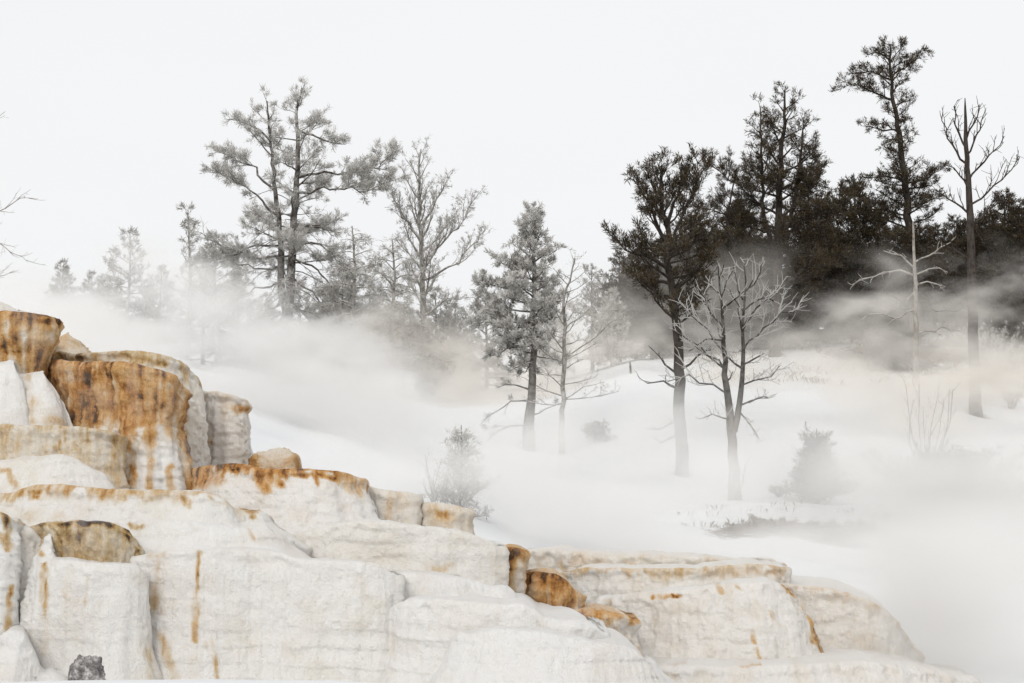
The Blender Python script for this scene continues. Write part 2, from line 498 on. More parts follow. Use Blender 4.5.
    if white_low is not None:
        ws = ws * (1 - sstep(white_low[0], white_low[1], dpx + (dr - 0.5) * 60))
    st = np.maximum(st, ws)
    st = np.maximum(st, streak * sstep(0.52, 0.72, dr) * (0.5 + sp))
    st[:, :nt] = np.minimum(st[:, :nt], 1) * 0.0 + top_st
    wdx = (fbm(zz * 3, sv * 1.5, 2.0, 3, seed + 111) - 0.5) * 10 + (fbm(zz * 14, sv * 14, 2.0, 3, seed + 113) - 0.5) * 7
    wpy = py + (fbm(zz * 9, sv * 9, 6.0, 3, seed + 115) - 0.5) * 9
    spf = fbm(sv * 12, zz * 7, seed, 3, seed + 117)
    for pts, hw, k in blotch:
        d = np.full(px.shape, 1e9); ww = None
        for a, b in zip(pts[:-1], pts[1:]):
            d = np.minimum(d, seg_dist(px + wdx * min(1.0, hw / 7), wpy, a, b))
        f = (1 - sstep(0.0, 1.45, d / hw)) * np.clip(0.25 + 0.7 * sp + 1.5 * (spf - 0.3), 0, 1.6)
        if k > 0: st = np.maximum(st, k * f)
        else: st = st * (1 - np.clip(-k * f * 1.3, 0, 1))
    vst = fbm(sv * 10, zz * 0.55, seed + 2.0, 4, seed + 119) - 0.5
    vs2 = fbm(sv * 24, zz * 0.9, seed + 3.0, 3, seed + 123) - 0.5
    st = st * 0.93 * (1 + (1.2 * vst + 1.3 * vs2) * sstep(0.12, 0.4, st) + 0.8 * (spf - 0.5))
    st = st + 0.06 * sstep(0.5, 0.75, sp)
    hv = np.clip(hue + (fbm(sv * 0.9, zz * 0.9, 4.0, 2, seed + 121) - 0.5) * 0.9, 0, 1)
    lo, ct = grid_faces(nu, n2)
    m = make_mesh('travertine_terrace', V.reshape(-1, 3), lo, ct, {'stain': np.clip(st, 0, 1), 'hue': hv})
    o = link('travertine_terrace', m, M_TRAV)
    tag(o, label, 'terrace', 'travertine terraces stepping down the spring slope')
    return o

MUSH = [(0, 0.0), (0.12, 0.05), (0.3, 0.02), (0.5, -0.10), (0.75, -0.16), (1, -0.15)]
BULB = [(0, 0.0), (0.15, 0.10), (0.4, 0.16), (0.7, 0.2), (1, 0.22)]
DOME = [(0, -0.25), (0.08, -0.06), (0.2, 0.05), (0.5, 0.16), (0.8, 0.25), (1, 0.3)]
WALLP = [(0, 0), (0.15, 0.03), (0.5, 0.04), (0.8, 0.10), (1, 0.22)]
SLOPE = [(0, 0), (0.1, 0.06), (0.4, 0.2), (0.7, 0.42), (1, 0.7)]

# --- upper left stack, back to front
terrace('hazy beige travertine mound highest at the upper left edge behind the brown cap', [(-130, 300, 31), (-40, 299, 31), (-5, 300, 31), (8, 305, 31), (16, 309, 31)], 345, 0.3, 0.15, prof=DOME, wall_st=0.12, hue=0.3, seed=3)
terrace('small rounded tan travertine bump right of the upper brown cap', [(52, 336, 29.5), (66, 331, 29.3), (76, 336, 29.4), (81, 344, 29.6)], 380, 0.2, 0.05, prof=DOME, wall_st=0.34, hue=0.5, seed=4)
terrace('faint pinkish travertine bump behind the tan bump', [(72, 350, 30.5), (86, 346, 30.3), (97, 351, 30.5)], 385, 0.2, 0.07, prof=DOME, wall_st=0.16, hue=0.8, seed=5)
terrace('pale travertine shoulder with olive lip just behind the big brown block', [(50, 352, 28.4), (62, 351, 28.2), (80, 355, 28), (105, 353, 27.7), (140, 351, 27.5), (163, 355, 27.5), (180, 363, 27.7), (190, 376, 28)], [478] * 8, 0.3, 0.05, prof=BULB, flute=0.03, rim_st=(12, 0.42), wall_st=0.10, hue=0.1, seed=6, top_st=0.3,
        blotch=[([(58, 358), (90, 360)], 7, 0.5), ([(130, 357), (165, 362)], 6, 0.62), ([(185, 400), (187, 470)], 4, 0.35)])
terrace('big brown dripping travertine block with pink and white lower drapery', [(52, 362, 27.0), (60, 360, 26.6), (90, 361, 26.3), (122, 362, 25.9), (148, 367, 25.75), (168, 374, 25.85), (178, 386, 26.1)], [498] * 7, 0.3, 0.10, prof=[(0, 0), (0.06, 0.06), (0.25, 0.05), (0.34, 0.0), (0.6, 0.08), (1, 0.26)],
        flute=0.085, lump=0.10, rim_st=(44, 0.72), wall_st=0.62, streak=0.52, hue=0.9, seed=7, white_low=(52, 78), top_st=0.35, round_r=0.03,
        blotch=[([(58, 363), (185, 378)], 5, 0.66), ([(80, 385), (96, 405), (97, 420)], 7, 0.85), ([(100, 392), (104, 418)], 9, 0.62), ([(70, 378), (75, 400), (78, 430)], 14, 0.52),
                ([(130, 392), (142, 398)], 10, 0.7), ([(155, 395), (165, 408)], 11, 0.72), ([(127, 440), (132, 485)], 6, 0.55), ([(149, 430), (149, 488)], 5, 0.5), ([(168, 470), (172, 492)], 5, 0.62),
                ([(182, 385), (186, 420), (187, 470)], 7, 0.62), ([(112, 430), (118, 480)], 10, -0.5), ([(140, 430), (140, 480)], 5, -0.6), ([(160, 430), (160, 475)], 6, -0.6)])
terrace('topmost brown capped travertine pillar at the left edge', [(-130, 313, 26.6), (-60, 311, 26.5), (0, 312, 26.3), (26, 313, 26.3), (42, 316, 26.4), (50, 320, 26.6)], 388, 0.3, 0.10, prof=MUSH, flute=0.05, lump=0.06, rim_st=(26, 0.70), wall_st=0.47, hue=0.8, seed=8, white_low=(46, 80), top_st=0.4, rag=0.02,
        blotch=[([(-60, 318), (62, 322)], 9, 0.64), ([(-10, 340), (0, 345), (14, 340)], 13, 0.6), ([(0, 352), (20, 352)], 3, 0.68), ([(38, 322), (60, 324)], 6, 0.72), ([(34, 345), (52, 352)], 12, 0.2)])
terrace('white rounded travertine buttress below the topmost brown cap', [(-130, 362, 26.2), (-20, 361, 26.0), (4, 359, 25.9), (16, 361, 25.9), (24, 372, 26), (30, 370, 26), (46, 368, 26), (52, 376, 26.1), (58, 392, 26.2), (64, 418, 26.3)], 440, 0.3, 0.04, prof=DOME, flute=0.03, lump=0.05, grit=0.45, rim_lip=0.035, drape=0.022, seed=9, hue=0.5, top_st=0.0, wall_st=0.0,
        blotch=[([(28, 375), (33, 420)], 5, 0.25), ([(36, 405), (60, 425)], 10, 0.22)])
terrace('clean pale travertine block right of the big brown block', [(186, 391, 28.9), (205, 391, 28.7), (220, 392, 28.6), (232, 396, 28.6), (242, 400, 28.8)], 478, 0.2, 0.05, prof=WALLP, flute=0.035, lump=0.05, rim_st=(24, 0.18), wall_st=0.06, hue=0.7, seed=10, top_st=0.05,
        blotch=[([(238, 409), (247, 411)], 6, 0.5), ([(194, 442), (212, 440)], 5, 0.25), ([(188, 400), (188, 465)], 4, 0.2)])
# --- the long rust-lipped ledge and its pale steps to the right
terrace('pale end step of the ledge beside the frosted shrub', [(405, 503, 26.8), (425, 502, 26.5), (447, 504, 26.4), (464, 508, 26.5)], 545, 0.2, 0.05, prof=WALLP, flute=0.03, wall_st=0.20, hue=0.45, grit=0.62, rim_lip=0.06, drape=0.03, seed=12, top_st=0.08, blotch=[([(430, 510), (462, 522)], 9, 0.26)])
terrace('beige travertine step between rust lip and pale end step', [(355, 486, 26.5), (370, 486, 26.3), (390, 492, 26.2), (408, 493, 26.3), (414, 495, 26.4)], 545, 0.2, 0.04, prof=WALLP, flute=0.03, wall_st=0.15, hue=0.5, grit=0.62, rim_lip=0.06, drape=0.03, seed=13, top_st=0.08, streak=0.25)
terrace('long white ledge with a thick rust brown lip', [(178, 472, 26.4), (200, 467, 26.1), (222, 464, 25.8), (245, 465, 25.6), (265, 469, 25.5), (300, 470, 25.4), (328, 470, 25.4), (345, 473, 25.5), (360, 478, 25.7)], 560, 0.2, 0.08, prof=SLOPE, flute=0.04, lump=0.09, rim_st=(12, 0.64), hue=1.0, grit=0.62, rim_lip=0.06, drape=0.03, seed=14, top_st=0.4, wall_st=0.03, round_r=0.025,
        blotch=[([(184, 473), (222, 467), (248, 468)], 5, 0.80), ([(186, 482), (212, 480)], 11, 0.64), ([(255, 473), (262, 482), (268, 492)], 6, 0.5), ([(275, 476), (280, 486)], 6, 0.55), ([(258, 470), (300, 473), (360, 480)], 3.5, 0.6), ([(316, 474), (318, 484)], 3, 0.55), ([(362, 479), (363, 487)], 3, 0.6), ([(250, 500), (330, 500)], 14, -0.3)])
# --- middle left
terrace('straw coloured travertine shelf at the left below the white buttress', [(-130, 424, 25.6), (-20, 424, 25.4), (30, 425, 25.2), (64, 425, 25.1), (95, 428, 25.1), (112, 431, 25.2), (119, 434, 25.3)], 500, 0.3, 0.06, prof=WALLP, flute=0.035, lump=0.06, rim_st=(20, 0.36), wall_st=0.25, streak=0.34, hue=0.2, seed=15, top_st=0.2,
        blotch=[([(65, 428), (66, 440)], 4, 0.45), ([(94, 432), (95, 444)], 3, 0.45), ([(60, 440), (62, 452)], 3, 0.5), ([(112, 440), (116, 458)], 4, 0.45), ([(20, 444), (60, 448)], 8, 0.33), ([(0, 430), (28, 424)], 4, 0.45)])
terrace('smooth white travertine mound in front of the straw shelf', [(-130, 462, 24.9), (-10, 458, 24.7), (15, 455, 24.6), (60, 455, 24.5), (82, 459, 24.6), (95, 467, 24.7)], 505, 0.3, 0.07, prof=DOME, flute=0.02, lump=0.05, grit=0.45, rim_lip=0.035, drape=0.022, seed=16, hue=0.6, top_st=0.02, wall_st=0.05, blotch=[([(-5, 468), (8, 472), (16, 488)], 5, 0.3)])
terrace('white travertine ledge with scattered brown drips under the big brown block', [(-130, 492, 24.5), (-10, 492, 24.4), (14, 491, 24.3), (36, 485, 24.2), (60, 484, 24.1), (100, 487, 24), (130, 489, 23.9), (180, 491, 23.8), (207, 493, 23.8), (222, 500, 23.9), (236, 509, 24), (250, 510, 24.1)], [540] * 12, 0.3, 0.06, prof=SLOPE, flute=0.03, lump=0.08, rim_st=(8, 0.34), hue=0.55, grit=0.62, rim_lip=0.06, drape=0.03, seed=17, top_st=0.04, round_r=0.025, wall_st=0.03,
        blotch=[([(14, 494), (34, 493), (60, 486)], 5, 0.45), ([(30, 498), (40, 498)], 4, 0.55), ([(101, 488), (102, 500)], 2.5, 0.45), ([(124, 490), (126, 500)], 3, 0.4), ([(145, 493), (151, 500)], 4, 0.5), ([(179, 493), (186, 505)], 5, 0.45), ([(208, 495), (230, 506)], 3, 0.3), ([(236, 511), (254, 512), (252, 518)], 4, 0.58), ([(0, 515), (60, 520)], 12, 0.14)])
terrace('smooth white travertine step above the wide white wall', [(95, 523, 23.5), (135, 519, 23.3), (180, 521, 23.2), (230, 526, 23.2), (262, 530, 23.3), (282, 538, 23.5)], 570, 0.2, 0.08, prof=SLOPE, flute=0.02, lump=0.07, grit=0.45, rim_lip=0.035, drape=0.022, seed=18, hue=0.5, top_st=0.0, blotch=[([(130, 525), (142, 526)], 3, 0.5), ([(249, 530), (254, 540)], 2.5, 0.25)])
terrace('greenish white travertine terrace left of the small brown column', [(262, 541, 24.6), (300, 533, 24.3), (340, 524, 24.1), (376, 521, 24), (420, 527, 23.9), (462, 531, 23.9), (487, 539, 23.95), (500, 546, 24.05)], 620, 0.2, 0.09, prof=WALLP, flute=0.02, lump=0.07, grit=0.45, rim_lip=0.035, drape=0.022, seed=19, hue=0.2, top_st=0.0, wall_st=0.05, blotch=[([(430, 567), (448, 568)], 6, 0.22), ([(300, 560), (340, 562)], 5, 0.22)])
terrace('low white travertine sill on the greenish terrace', [(345, 577, 23.3), (380, 573, 23.1), (430, 573, 23.1), (462, 577, 23.2), (496, 586, 23.3)], 620, 0.2, 0.1, prof=SLOPE, flute=0.02, lump=0.05, grit=0.45, rim_lip=0.035, drape=0.022, seed=20, hue=0.5, top_st=0.0)
terrace('narrow brown stained travertine column right of the greenish terrace', [(504, 548, 24.9), (512, 547, 24.75), (521, 550, 24.85)], 612, 0.06, 0.04, back=1.2, prof=[(0, 0.03), (0.08, 0.07), (0.3, -0.02), (0.7, -0.02), (1, 0.05)], flute=0.05, lump=0.04, scallop=0.02, rim_st=(14, 0.66), wall_st=0.32, streak=0.5, hue=0.6, rim_lip=0.03, drape=0.05, seed=21, top_st=0.4,
        blotch=[([(509, 556), (510, 596)], 4, 0.56), ([(519, 560), (523, 596)], 4, -0.5), ([(504, 549), (522, 551)], 4, 0.68)])
# --- arch block and the foreground walls at the left
terrace('beige fluted travertine arch with dark brown rim in the lower left', [(34, 528, 22.9), (50, 523, 22.6), (75, 521, 22.45), (100, 521, 22.4), (113, 524, 22.4), (126, 532, 22.5), (136, 544, 22.6), (143, 560, 22.7), (148, 580, 22.8)], [705] * 9, 0.12, 0.05, prof=[(0, 0.03), (0.06, 0.05), (0.2, -0.03), (0.45, -0.04), (1, 0.02)], flute=0.04, lump=0.04, scallop=0.02, rim_st=(5, 0.62), wall_st=0.32, hue=0.1, seed=22, top_st=0.15, round_r=0.02,
        blotch=[([(34, 527), (60, 523), (105, 523), (114, 526)], 2.6, 0.92), ([(50, 527), (58, 530)], 4, 0.8), ([(58, 532), (63, 545), (64, 560)], 3.2, 0.72), ([(80, 530), (82, 552)], 6, 0.42), ([(114, 527), (128, 538), (140, 556), (146, 578)], 3, 0.7), ([(95, 535), (105, 555)], 9, 0.2), ([(86, 558), (130, 562)], 5, 0.35), ([(145, 575), (150, 600)], 5, 0.42)])
terrace('small white travertine bulge tucked under the left end of the arch rim', [(38, 532, 22.5), (46, 530, 22.35), (54, 535, 22.35), (58, 546, 22.45)], 705, 0.06, 0.04, back=0.7, prof=DOME, flute=0.02, lump=0.03, scallop=0.02, seed=23, hue=0.3, top_st=0.0, blotch=[([(34, 530), (38, 545), (41, 556)], 3, 0.6)])
terrace('tall white travertine block in front of the beige arch', [(43, 563, 22.2), (58, 559, 22.05), (75, 560, 21.95), (92, 563, 21.9), (120, 564, 21.9), (136, 565, 22.0), (142, 574, 22.1)], [705] * 7, 0.12, 0.07, back=1.2, prof=[(0, 0), (0.08, 0.04), (0.5, 0.08), (1, 0.34)], flute=0.035, lump=0.06, scallop=0.03, grit=0.45, rim_lip=0.035, drape=0.022, seed=24, hue=0.35, top_st=0.0, wall_st=0.03,
        blotch=[([(42, 562), (42, 585), (43, 604)], 4.5, 0.52), ([(44, 605), (47, 640), (46, 655)], 5, 0.2), ([(60, 590), (72, 606)], 3, 0.13), ([(88, 575), (84, 605)], 2.5, 0.22), ([(150, 640), (150, 680)], 5, 0.2)])
terrace('dark edged travertine pillar at the lower left edge', [(-130, 512, 22.8), (-40, 512, 22.6), (-8, 510, 22.4), (2, 513, 22.3), (8, 520, 22.35)], 705, 0.3, 0.05, back=1.2, prof=WALLP, flute=0.05, lump=0.05, seed=25, hue=0.25, top_st=0.1, rim_st=(20, 0.25),
        blotch=[([(0, 510), (4, 516), (8, 530)], 4, 0.85), ([(8, 530), (7, 550)], 3, 0.82), ([(0, 535), (6, 545)], 6, 0.42), ([(12, 585), (8, 610), (5, 640), (4, 680)], 3.2, 0.72), ([(10, 605), (8, 622)], 4.5, 0.6), ([(6, 672), (5, 680)], 5, 0.85)])
terrace('white travertine wall between the dark edged pillar and the arch', [(6, 522, 22.75), (20, 524, 22.6), (32, 530, 22.6), (40, 545, 22.7)], 705, 0.1, 0.05, back=1.2, prof=WALLP, flute=0.04, lump=0.05, scallop=0.03, seed=26, hue=0.3, top_st=0.02, wall_st=0.06, blotch=[([(12, 560), (16, 600)], 4, 0.22)])
terrace('small white travertine buttress at the foot of the dark edged pillar', [(6, 640, 21.5), (16, 630, 21.4), (26, 634, 21.4), (34, 650, 21.4), (44, 672, 21.4)], 705, 0.06, 0.05, back=1.0, prof=SLOPE, flute=0.02, lump=0.04, seed=27, hue=0.3, top_st=0.0)
terrace('wide white travertine wall with thin brown vertical streaks', [(138, 556, 22.5), (160, 551, 22.4), (200, 550, 22.35), (250, 550, 22.4), (285, 552, 22.35), (300, 558, 22.3), (340, 562, 22.2), (378, 565, 22.2), (397, 575, 22.3)], [705] * 9, 0.1, 0.1, prof=[(0, 0), (0.08, 0.05), (0.5, 0.09), (1, 0.32)], flute=0.025, lump=0.07, scallop=0.05, grit=0.45, rim_lip=0.035, drape=0.022, seed=28, hue=0.25, top_st=0.0, wall_st=0.03,
        blotch=[([(198, 553), (197, 600)], 2.0, 0.82), ([(199, 552), (198, 556)], 3.5, 0.7), ([(197, 590), (195, 640)], 4.2, 0.46), ([(151, 555), (162, 553)], 5, 0.38), ([(157, 560), (156, 585)], 4, 0.36), ([(155, 588), (154, 606)], 8, 0.52), ([(159, 610), (158, 614)], 5, 0.3), ([(160, 632), (166, 652), (176, 678)], 7, 0.26), ([(213, 640), (216, 655), (217, 678)], 3, 0.34), ([(206, 640), (212, 655)], 3, 0.24), ([(195, 655), (195, 675)], 10, 0.1)])
terrace('broad smooth white ledge at the bottom centre', [(392, 606, 22.2), (408, 598, 22), (440, 598, 21.8), (480, 601, 21.6), (524, 604, 21.5), (536, 609, 21.5), (546, 617, 21.5), (572, 618, 21.5), (588, 621, 21.6), (599, 630, 21.7)], [705] * 10, 0.15, 0.06, prof=[(0, 0), (0.08, 0.05), (0.45, 0.10), (1, 0.42)], flute=0.018, lump=0.06, scallop=0.04, grit=0.45, rim_lip=0.035, drape=0.022, seed=29, hue=0.5, top_st=0.0, blotch=[([(393, 628), (394, 660)], 1.8, 0.14), ([(558, 655), (560, 675)], 2, 0.12)])
terrace('lowest smooth white step at the bottom edge of the centre', [(470, 632, 21.1), (500, 629, 20.9), (540, 632, 20.8), (590, 641, 20.8), (622, 645, 20.9), (640, 655, 21), (650, 672, 21.1)], 712, 0.2, 0.08, prof=SLOPE, flute=0.018, lump=0.05, scallop=0.04, grit=0.45, rim_lip=0.035, drape=0.022, seed=30, hue=0.5, top_st=0.0)
# --- brown block and the right-hand terraces
terrace('squat brown fluted travertine block in the centre gap', [(524, 573, 25.4), (538, 572, 25.15), (556, 574, 25.05), (566, 580, 25.1), (574, 592, 25.2)], 622, 0.1, 0.05, back=0.9, prof=[(0, 0.0), (0.12, 0.08), (0.4, 0.06), (0.8, 0.02), (1, 0.0)], flute=0.09, lump=0.08, scallop=0.03, rim_st=(10, 0.3), wall_st=0.60, streak=0.6, hue=0.85, rim_lip=0.03, drape=0.05, seed=31, top_st=0.25,
        blotch=[([(530, 575), (529, 606)], 5, 0.78), ([(545, 608), (578, 608)], 4, 0.78), ([(532, 585), (550, 592)], 7, 0.62), ([(570, 590), (577, 606)], 5, 0.66)])
terrace('thin orange brown travertine lip in front of the squat brown block', [(520, 606, 24.6), (540, 611, 24.4), (570, 612, 24.3), (600, 609, 24.2), (620, 612, 24.2), (631, 618, 24.3)], 655, 0.1, 0.06, back=1.2, prof=[(0, 0), (0.1, 0.06), (0.35, 0.0), (1, 0.04)], flute=0.05, lump=0.05, rim_st=(11, 0.62), wall_st=0.16, hue=1.0, rim_lip=0.03, drape=0.05, seed=32, top_st=0.35, round_r=0.02,
        blotch=[([(545, 614), (596, 613)], 4, 0.62), ([(604, 612), (634, 620)], 5, 0.62), ([(606, 620), (607, 640)], 4, 0.42), ([(627, 620), (634, 626)], 4, 0.62)])
terrace('distant pinkish white travertine rim behind the right terraces', [(515, 553, 31), (550, 549, 30.8), (600, 553, 30.5), (650, 555, 30.3), (700, 557, 30.3), (760, 562, 30.5)], 610, 0.2, 0.3, prof=WALLP, flute=0.03, wall_st=0.13, hue=0.8, seed=33, top_st=0.08, blotch=[([(560, 563), (567, 572)], 4, 0.4)])
terrace('long pale travertine bench with speckled tan rim on the right', [(568, 572, 28.3), (585, 568, 28.0), (630, 568, 27.7), (690, 567, 27.4), (745, 565, 27.4), (772, 566, 27.5), (784, 568, 27.7)], 640, 0.2, 0.06, prof=WALLP, flute=0.03, lump=0.08, rim_st=(9, 0.26), wall_st=0.07, hue=0.45, grit=0.62, rim_lip=0.06, drape=0.03, seed=34, top_st=0.06,
        blotch=[([(668, 574), (710, 573)], 4, 0.22), ([(755, 572), (775, 573)], 4, 0.25), ([(575, 600), (590, 608)], 5, 0.3)])
terrace('hazy right shoulder of pale travertine fading into steam', [(770, 578, 27.9), (800, 586, 27.6), (835, 590, 27.4), (862, 597, 27.4), (884, 611, 27.5), (898, 628, 27.7), (915, 652, 28)], 705, 0.2, 0.2, prof=WALLP, flute=0.03, lump=0.08, rim_st=(14, 0.2), wall_st=0.09, hue=0.85, grit=0.62, rim_lip=0.06, drape=0.03, seed=35, top_st=0.05, blotch=[([(812, 596), (840, 600)], 6.0, 0.15), ([(835, 619), (855, 620)], 2.2, 0.22), ([(900, 630), (908, 640)], 4.5, 0.17)])
terrace('rounded white travertine face with an ochre crack down its right side', [(600, 598, 26.9), (640, 593, 26.5), (690, 588, 26.2), (740, 583, 26.1), (772, 583, 26.2), (788, 589, 26.3), (801, 603, 26.5), (812, 628, 26.7), (822, 655, 26.9)], [690] * 9, 0.2, 0.06, prof=[(0, -0.12), (0.08, 0.0), (0.3, 0.08), (1, 0.34)], flute=0.03, lump=0.09, grit=0.62, rim_lip=0.06, drape=0.03, seed=36, hue=0.7, top_st=0.0, wall_st=0.06,
        blotch=[([(786, 584), (803, 600), (815, 628), (826, 664)], 4.5, 0.5), ([(814, 635), (816, 643)], 6, 0.42), ([(812, 642), (814, 643)], 2.5, 0.8), ([(654, 597), (672, 597), (680, 595)], 3, 0.42), ([(672, 596), (676, 597)], 2, 0.75), ([(770, 612), (781, 627)], 3.0, 0.24), ([(752, 632), (754, 644)], 3, 0.42), ([(716, 585), (722, 592)], 3.0, 0.22), ([(736, 586), (742, 588)], 2.2, 0.26), ([(756, 650), (760, 664)], 3.0, 0.22), ([(774, 663), (776, 665)], 2, 0.95), ([(604, 602), (622, 606)], 3.8, 0.22)])
terrace('bottom right white travertine apron with pink edged left corner', [(628, 650, 25.2), (640, 660, 25), (660, 664, 24.8), (700, 666, 24.7), (740, 666, 24.7), (790, 665, 24.8), (840, 662, 25), (900, 664, 25.3), (960, 676, 26)], 720, 0.15, 0.3, back=2, prof=SLOPE, flute=0.03, lump=0.06, grit=0.62, rim_lip=0.06, drape=0.03, seed=37, hue=1.0, top_st=0.03, wall_st=0.05,
        blotch=[([(624, 646), (640, 653), (652, 668), (654, 674)], 4.5, 0.45), ([(668, 664), (686, 663)], 2.2, 0.22), ([(652, 676), (680, 676)], 5, 0.16), ([(740, 665), (760, 664)], 1.9, 0.26)])

# --- the dark rock at the foot of the lower left wall
def rock(label, px, py, Y, wpx, hpx, seed, name='rock', mat=None, p=4.0, rough=0.55, cat='rock'):
    c = at(px, py, Y); w = wpx * mpp(Y) / 2; h = hpx * mpp(Y)
    nu, nv = 120, 70
    u = np.linspace(0, 2 * np.pi, nu); v = np.linspace(0, np.pi / 2 + 0.3, nv)
    uu, vv = np.meshgrid(u, v, indexing='ij')
    X, Y_, Z = np.sin(vv) * np.cos(uu), np.sin(vv) * np.sin(uu), np.cos(vv)
    q = (np.abs(X) ** p + np.abs(Y_) ** p + np.abs(Z) ** p) ** (-1 / p)
    d = q * (1 + (fbm(X * 2 + 5, Y_ * 2 + 5, Z * 2 + 5, 5, seed) - 0.5) * rough)
    d = d + (np.abs(fbm(X * 5 + 5, Y_ * 5 + 5, Z * 5 + 5, 4, seed + 7) - 0.5) * 2) * -0.12 * (rough / 0.5) + (fbm(X * 14, Y_ * 14, Z * 14, 3, seed + 9) - 0.5) * 0.05
    d[-1] = d[0]
    V = np.stack([X * d * w, Y_ * d * w * 0.8, Z * d * h - 0.02], -1)
    V[-1] = V[0]
    lo, ct = grid_faces(nu, nv)
    st = 0.16 + 0.5 * sstep(0.5, 0.75, fbm(X * 1.5 + 3, Y_ * 1.5, Z * 2.5, 4, seed + 3)) + 0.12 * (1 - Z)
    o = link(name, make_mesh(name, V.reshape(-1, 3), lo, ct, {'stain': st, 'hue': np.full(st.shape, 0.5)} if mat else None), mat or M_ROCK)
    o.location = c
    tag(o, label, cat)
rock('low cushion shaped tan travertine boulder right of the pale block', 275, 474, 28.4, 52, 26, 9, 'travertine_boulder', M_TRAV, 3.2, 0.5, 'boulder')
rock('dark grey broken rock at the foot of the lower left white wall', 86, 683, 20.4, 36, 26, 5, p=3.2, rough=0.7)

# ------------------------------------------------------------------ trees
class Tree:
    def __init__(s, seed):
        s.r = np.random.RandomState(seed)
        s.br = []           # (pts, radii, level)
        s.tp = []; s.td = []; s.ts = []
    def u(s, a, b): return s.r.uniform(a, b)

def norm(v): return v / (np.linalg.norm(v) + 1e-9)

def wander(t, p, d, L, n, curve, wig):
    pts = [p]; d = norm(d)
    for i in range(n):
        d = norm(d + np.array([0, 0, curve / n]) + t.r.normal(0, wig, 3))
        pts.append(pts[-1] + d * L / n)
    return np.array(pts)

def taper(r0, r1, n, e=1.0):
    return r1 + (r0 - r1) * (1 - np.linspace(0, 1, n)) ** e

def tubes(br, sides=(9, 6, 4, 3)):
    V, L, n0, W = [], [], 0, []
    for pts, rad, lv in br:
        k = sides[min(lv, 3)]
        n = len(pts)
        T = np.gradient(pts, axis=0); T /= np.linalg.norm(T, axis=1, keepdims=True) + 1e-9
        ref = np.array([0, 0, 1.0]) if abs(T[0][2]) < 0.8 else np.array([1.0, 0, 0])
        A = np.cross(T, ref); A /= np.linalg.norm(A, axis=1, keepdims=True) + 1e-9
        B = np.cross(T, A)
        a = np.arange(k) * 2 * np.pi / k
        ring = pts[:, None, :] + rad[:, None, None] * (np.cos(a)[None, :, None] * A[:, None, :] + np.sin(a)[None, :, None] * B[:, None, :])
        V.append(ring.reshape(-1, 3)); W.append(np.full(n * k, 1.0 if lv >= 2 else 0.0))
        i, j = np.meshgrid(np.arange(n - 1), np.arange(k), indexing='ij')
        j2 = (j + 1) % k
        q = np.stack([i * k + j, i * k + j2, (i + 1) * k + j2, (i + 1) * k + j], -1).reshape(-1, 4) + n0
        L.append(q)
        n0 += n * k
    V = np.concatenate(V); L = np.concatenate(L)
    return V, L.ravel(), np.full(len(L), 4), {'twig': np.concatenate(W)}

def tufts(t, blades, length, width, frost, spread=0.9, up=0.25):
    P = np.array(t.tp); D = np.array(t.td); Sz = np.array(t.ts)
    n = len(P)
    r = t.r
    P = np.repeat(P, blades, 0); D = np.repeat(D, blades, 0); Sz = np.repeat(Sz, blades)
    d = D + r.normal(0, spread, P.shape) * 0.75; d[:, 2] += up
    d /= np.linalg.norm(d, axis=1, keepdims=True) + 1e-9
    sd = np.cross(d, r.normal(0, 1, P.shape)); sd /= np.linalg.norm(sd, axis=1, keepdims=True) + 1e-9
    Ln = (length * Sz * r.uniform(0.6, 1.25, len(P)))[:, None]
    w = (width * r.uniform(0.7, 1.3, len(P)))[:, None]
    off = r.normal(0, 0.2, P.shape) * length * Sz[:, None]
    b = P + off
    tri = np.stack([b - sd * w * 0.6, b + d * Ln * 0.45 - sd * w * 0.2 + sd * w, b + d * Ln, b + d * Ln * 0.4 - sd * w], 1)
    V = tri.reshape(-1, 3)
    tf = np.repeat(r.uniform(0, 1, n), blades)
    fr = np.clip(frost[0] + frost[1] * (tf - 0.5) * 2 + frost[2] * d[:, 2] + r.normal(0, 0.12, len(tf)), 0, 1)
    tn = np.clip(r.uniform(0, 1, len(tf)) * 0.5 + np.repeat(r.uniform(0, 1, n), blades) * 0.5, 0, 1)
    loops = np.arange(len(V))
    return V, loops, np.full(len(V) // 4, 4), {'frost': np.repeat(fr, 4), 'tone': np.repeat(tn, 4)}

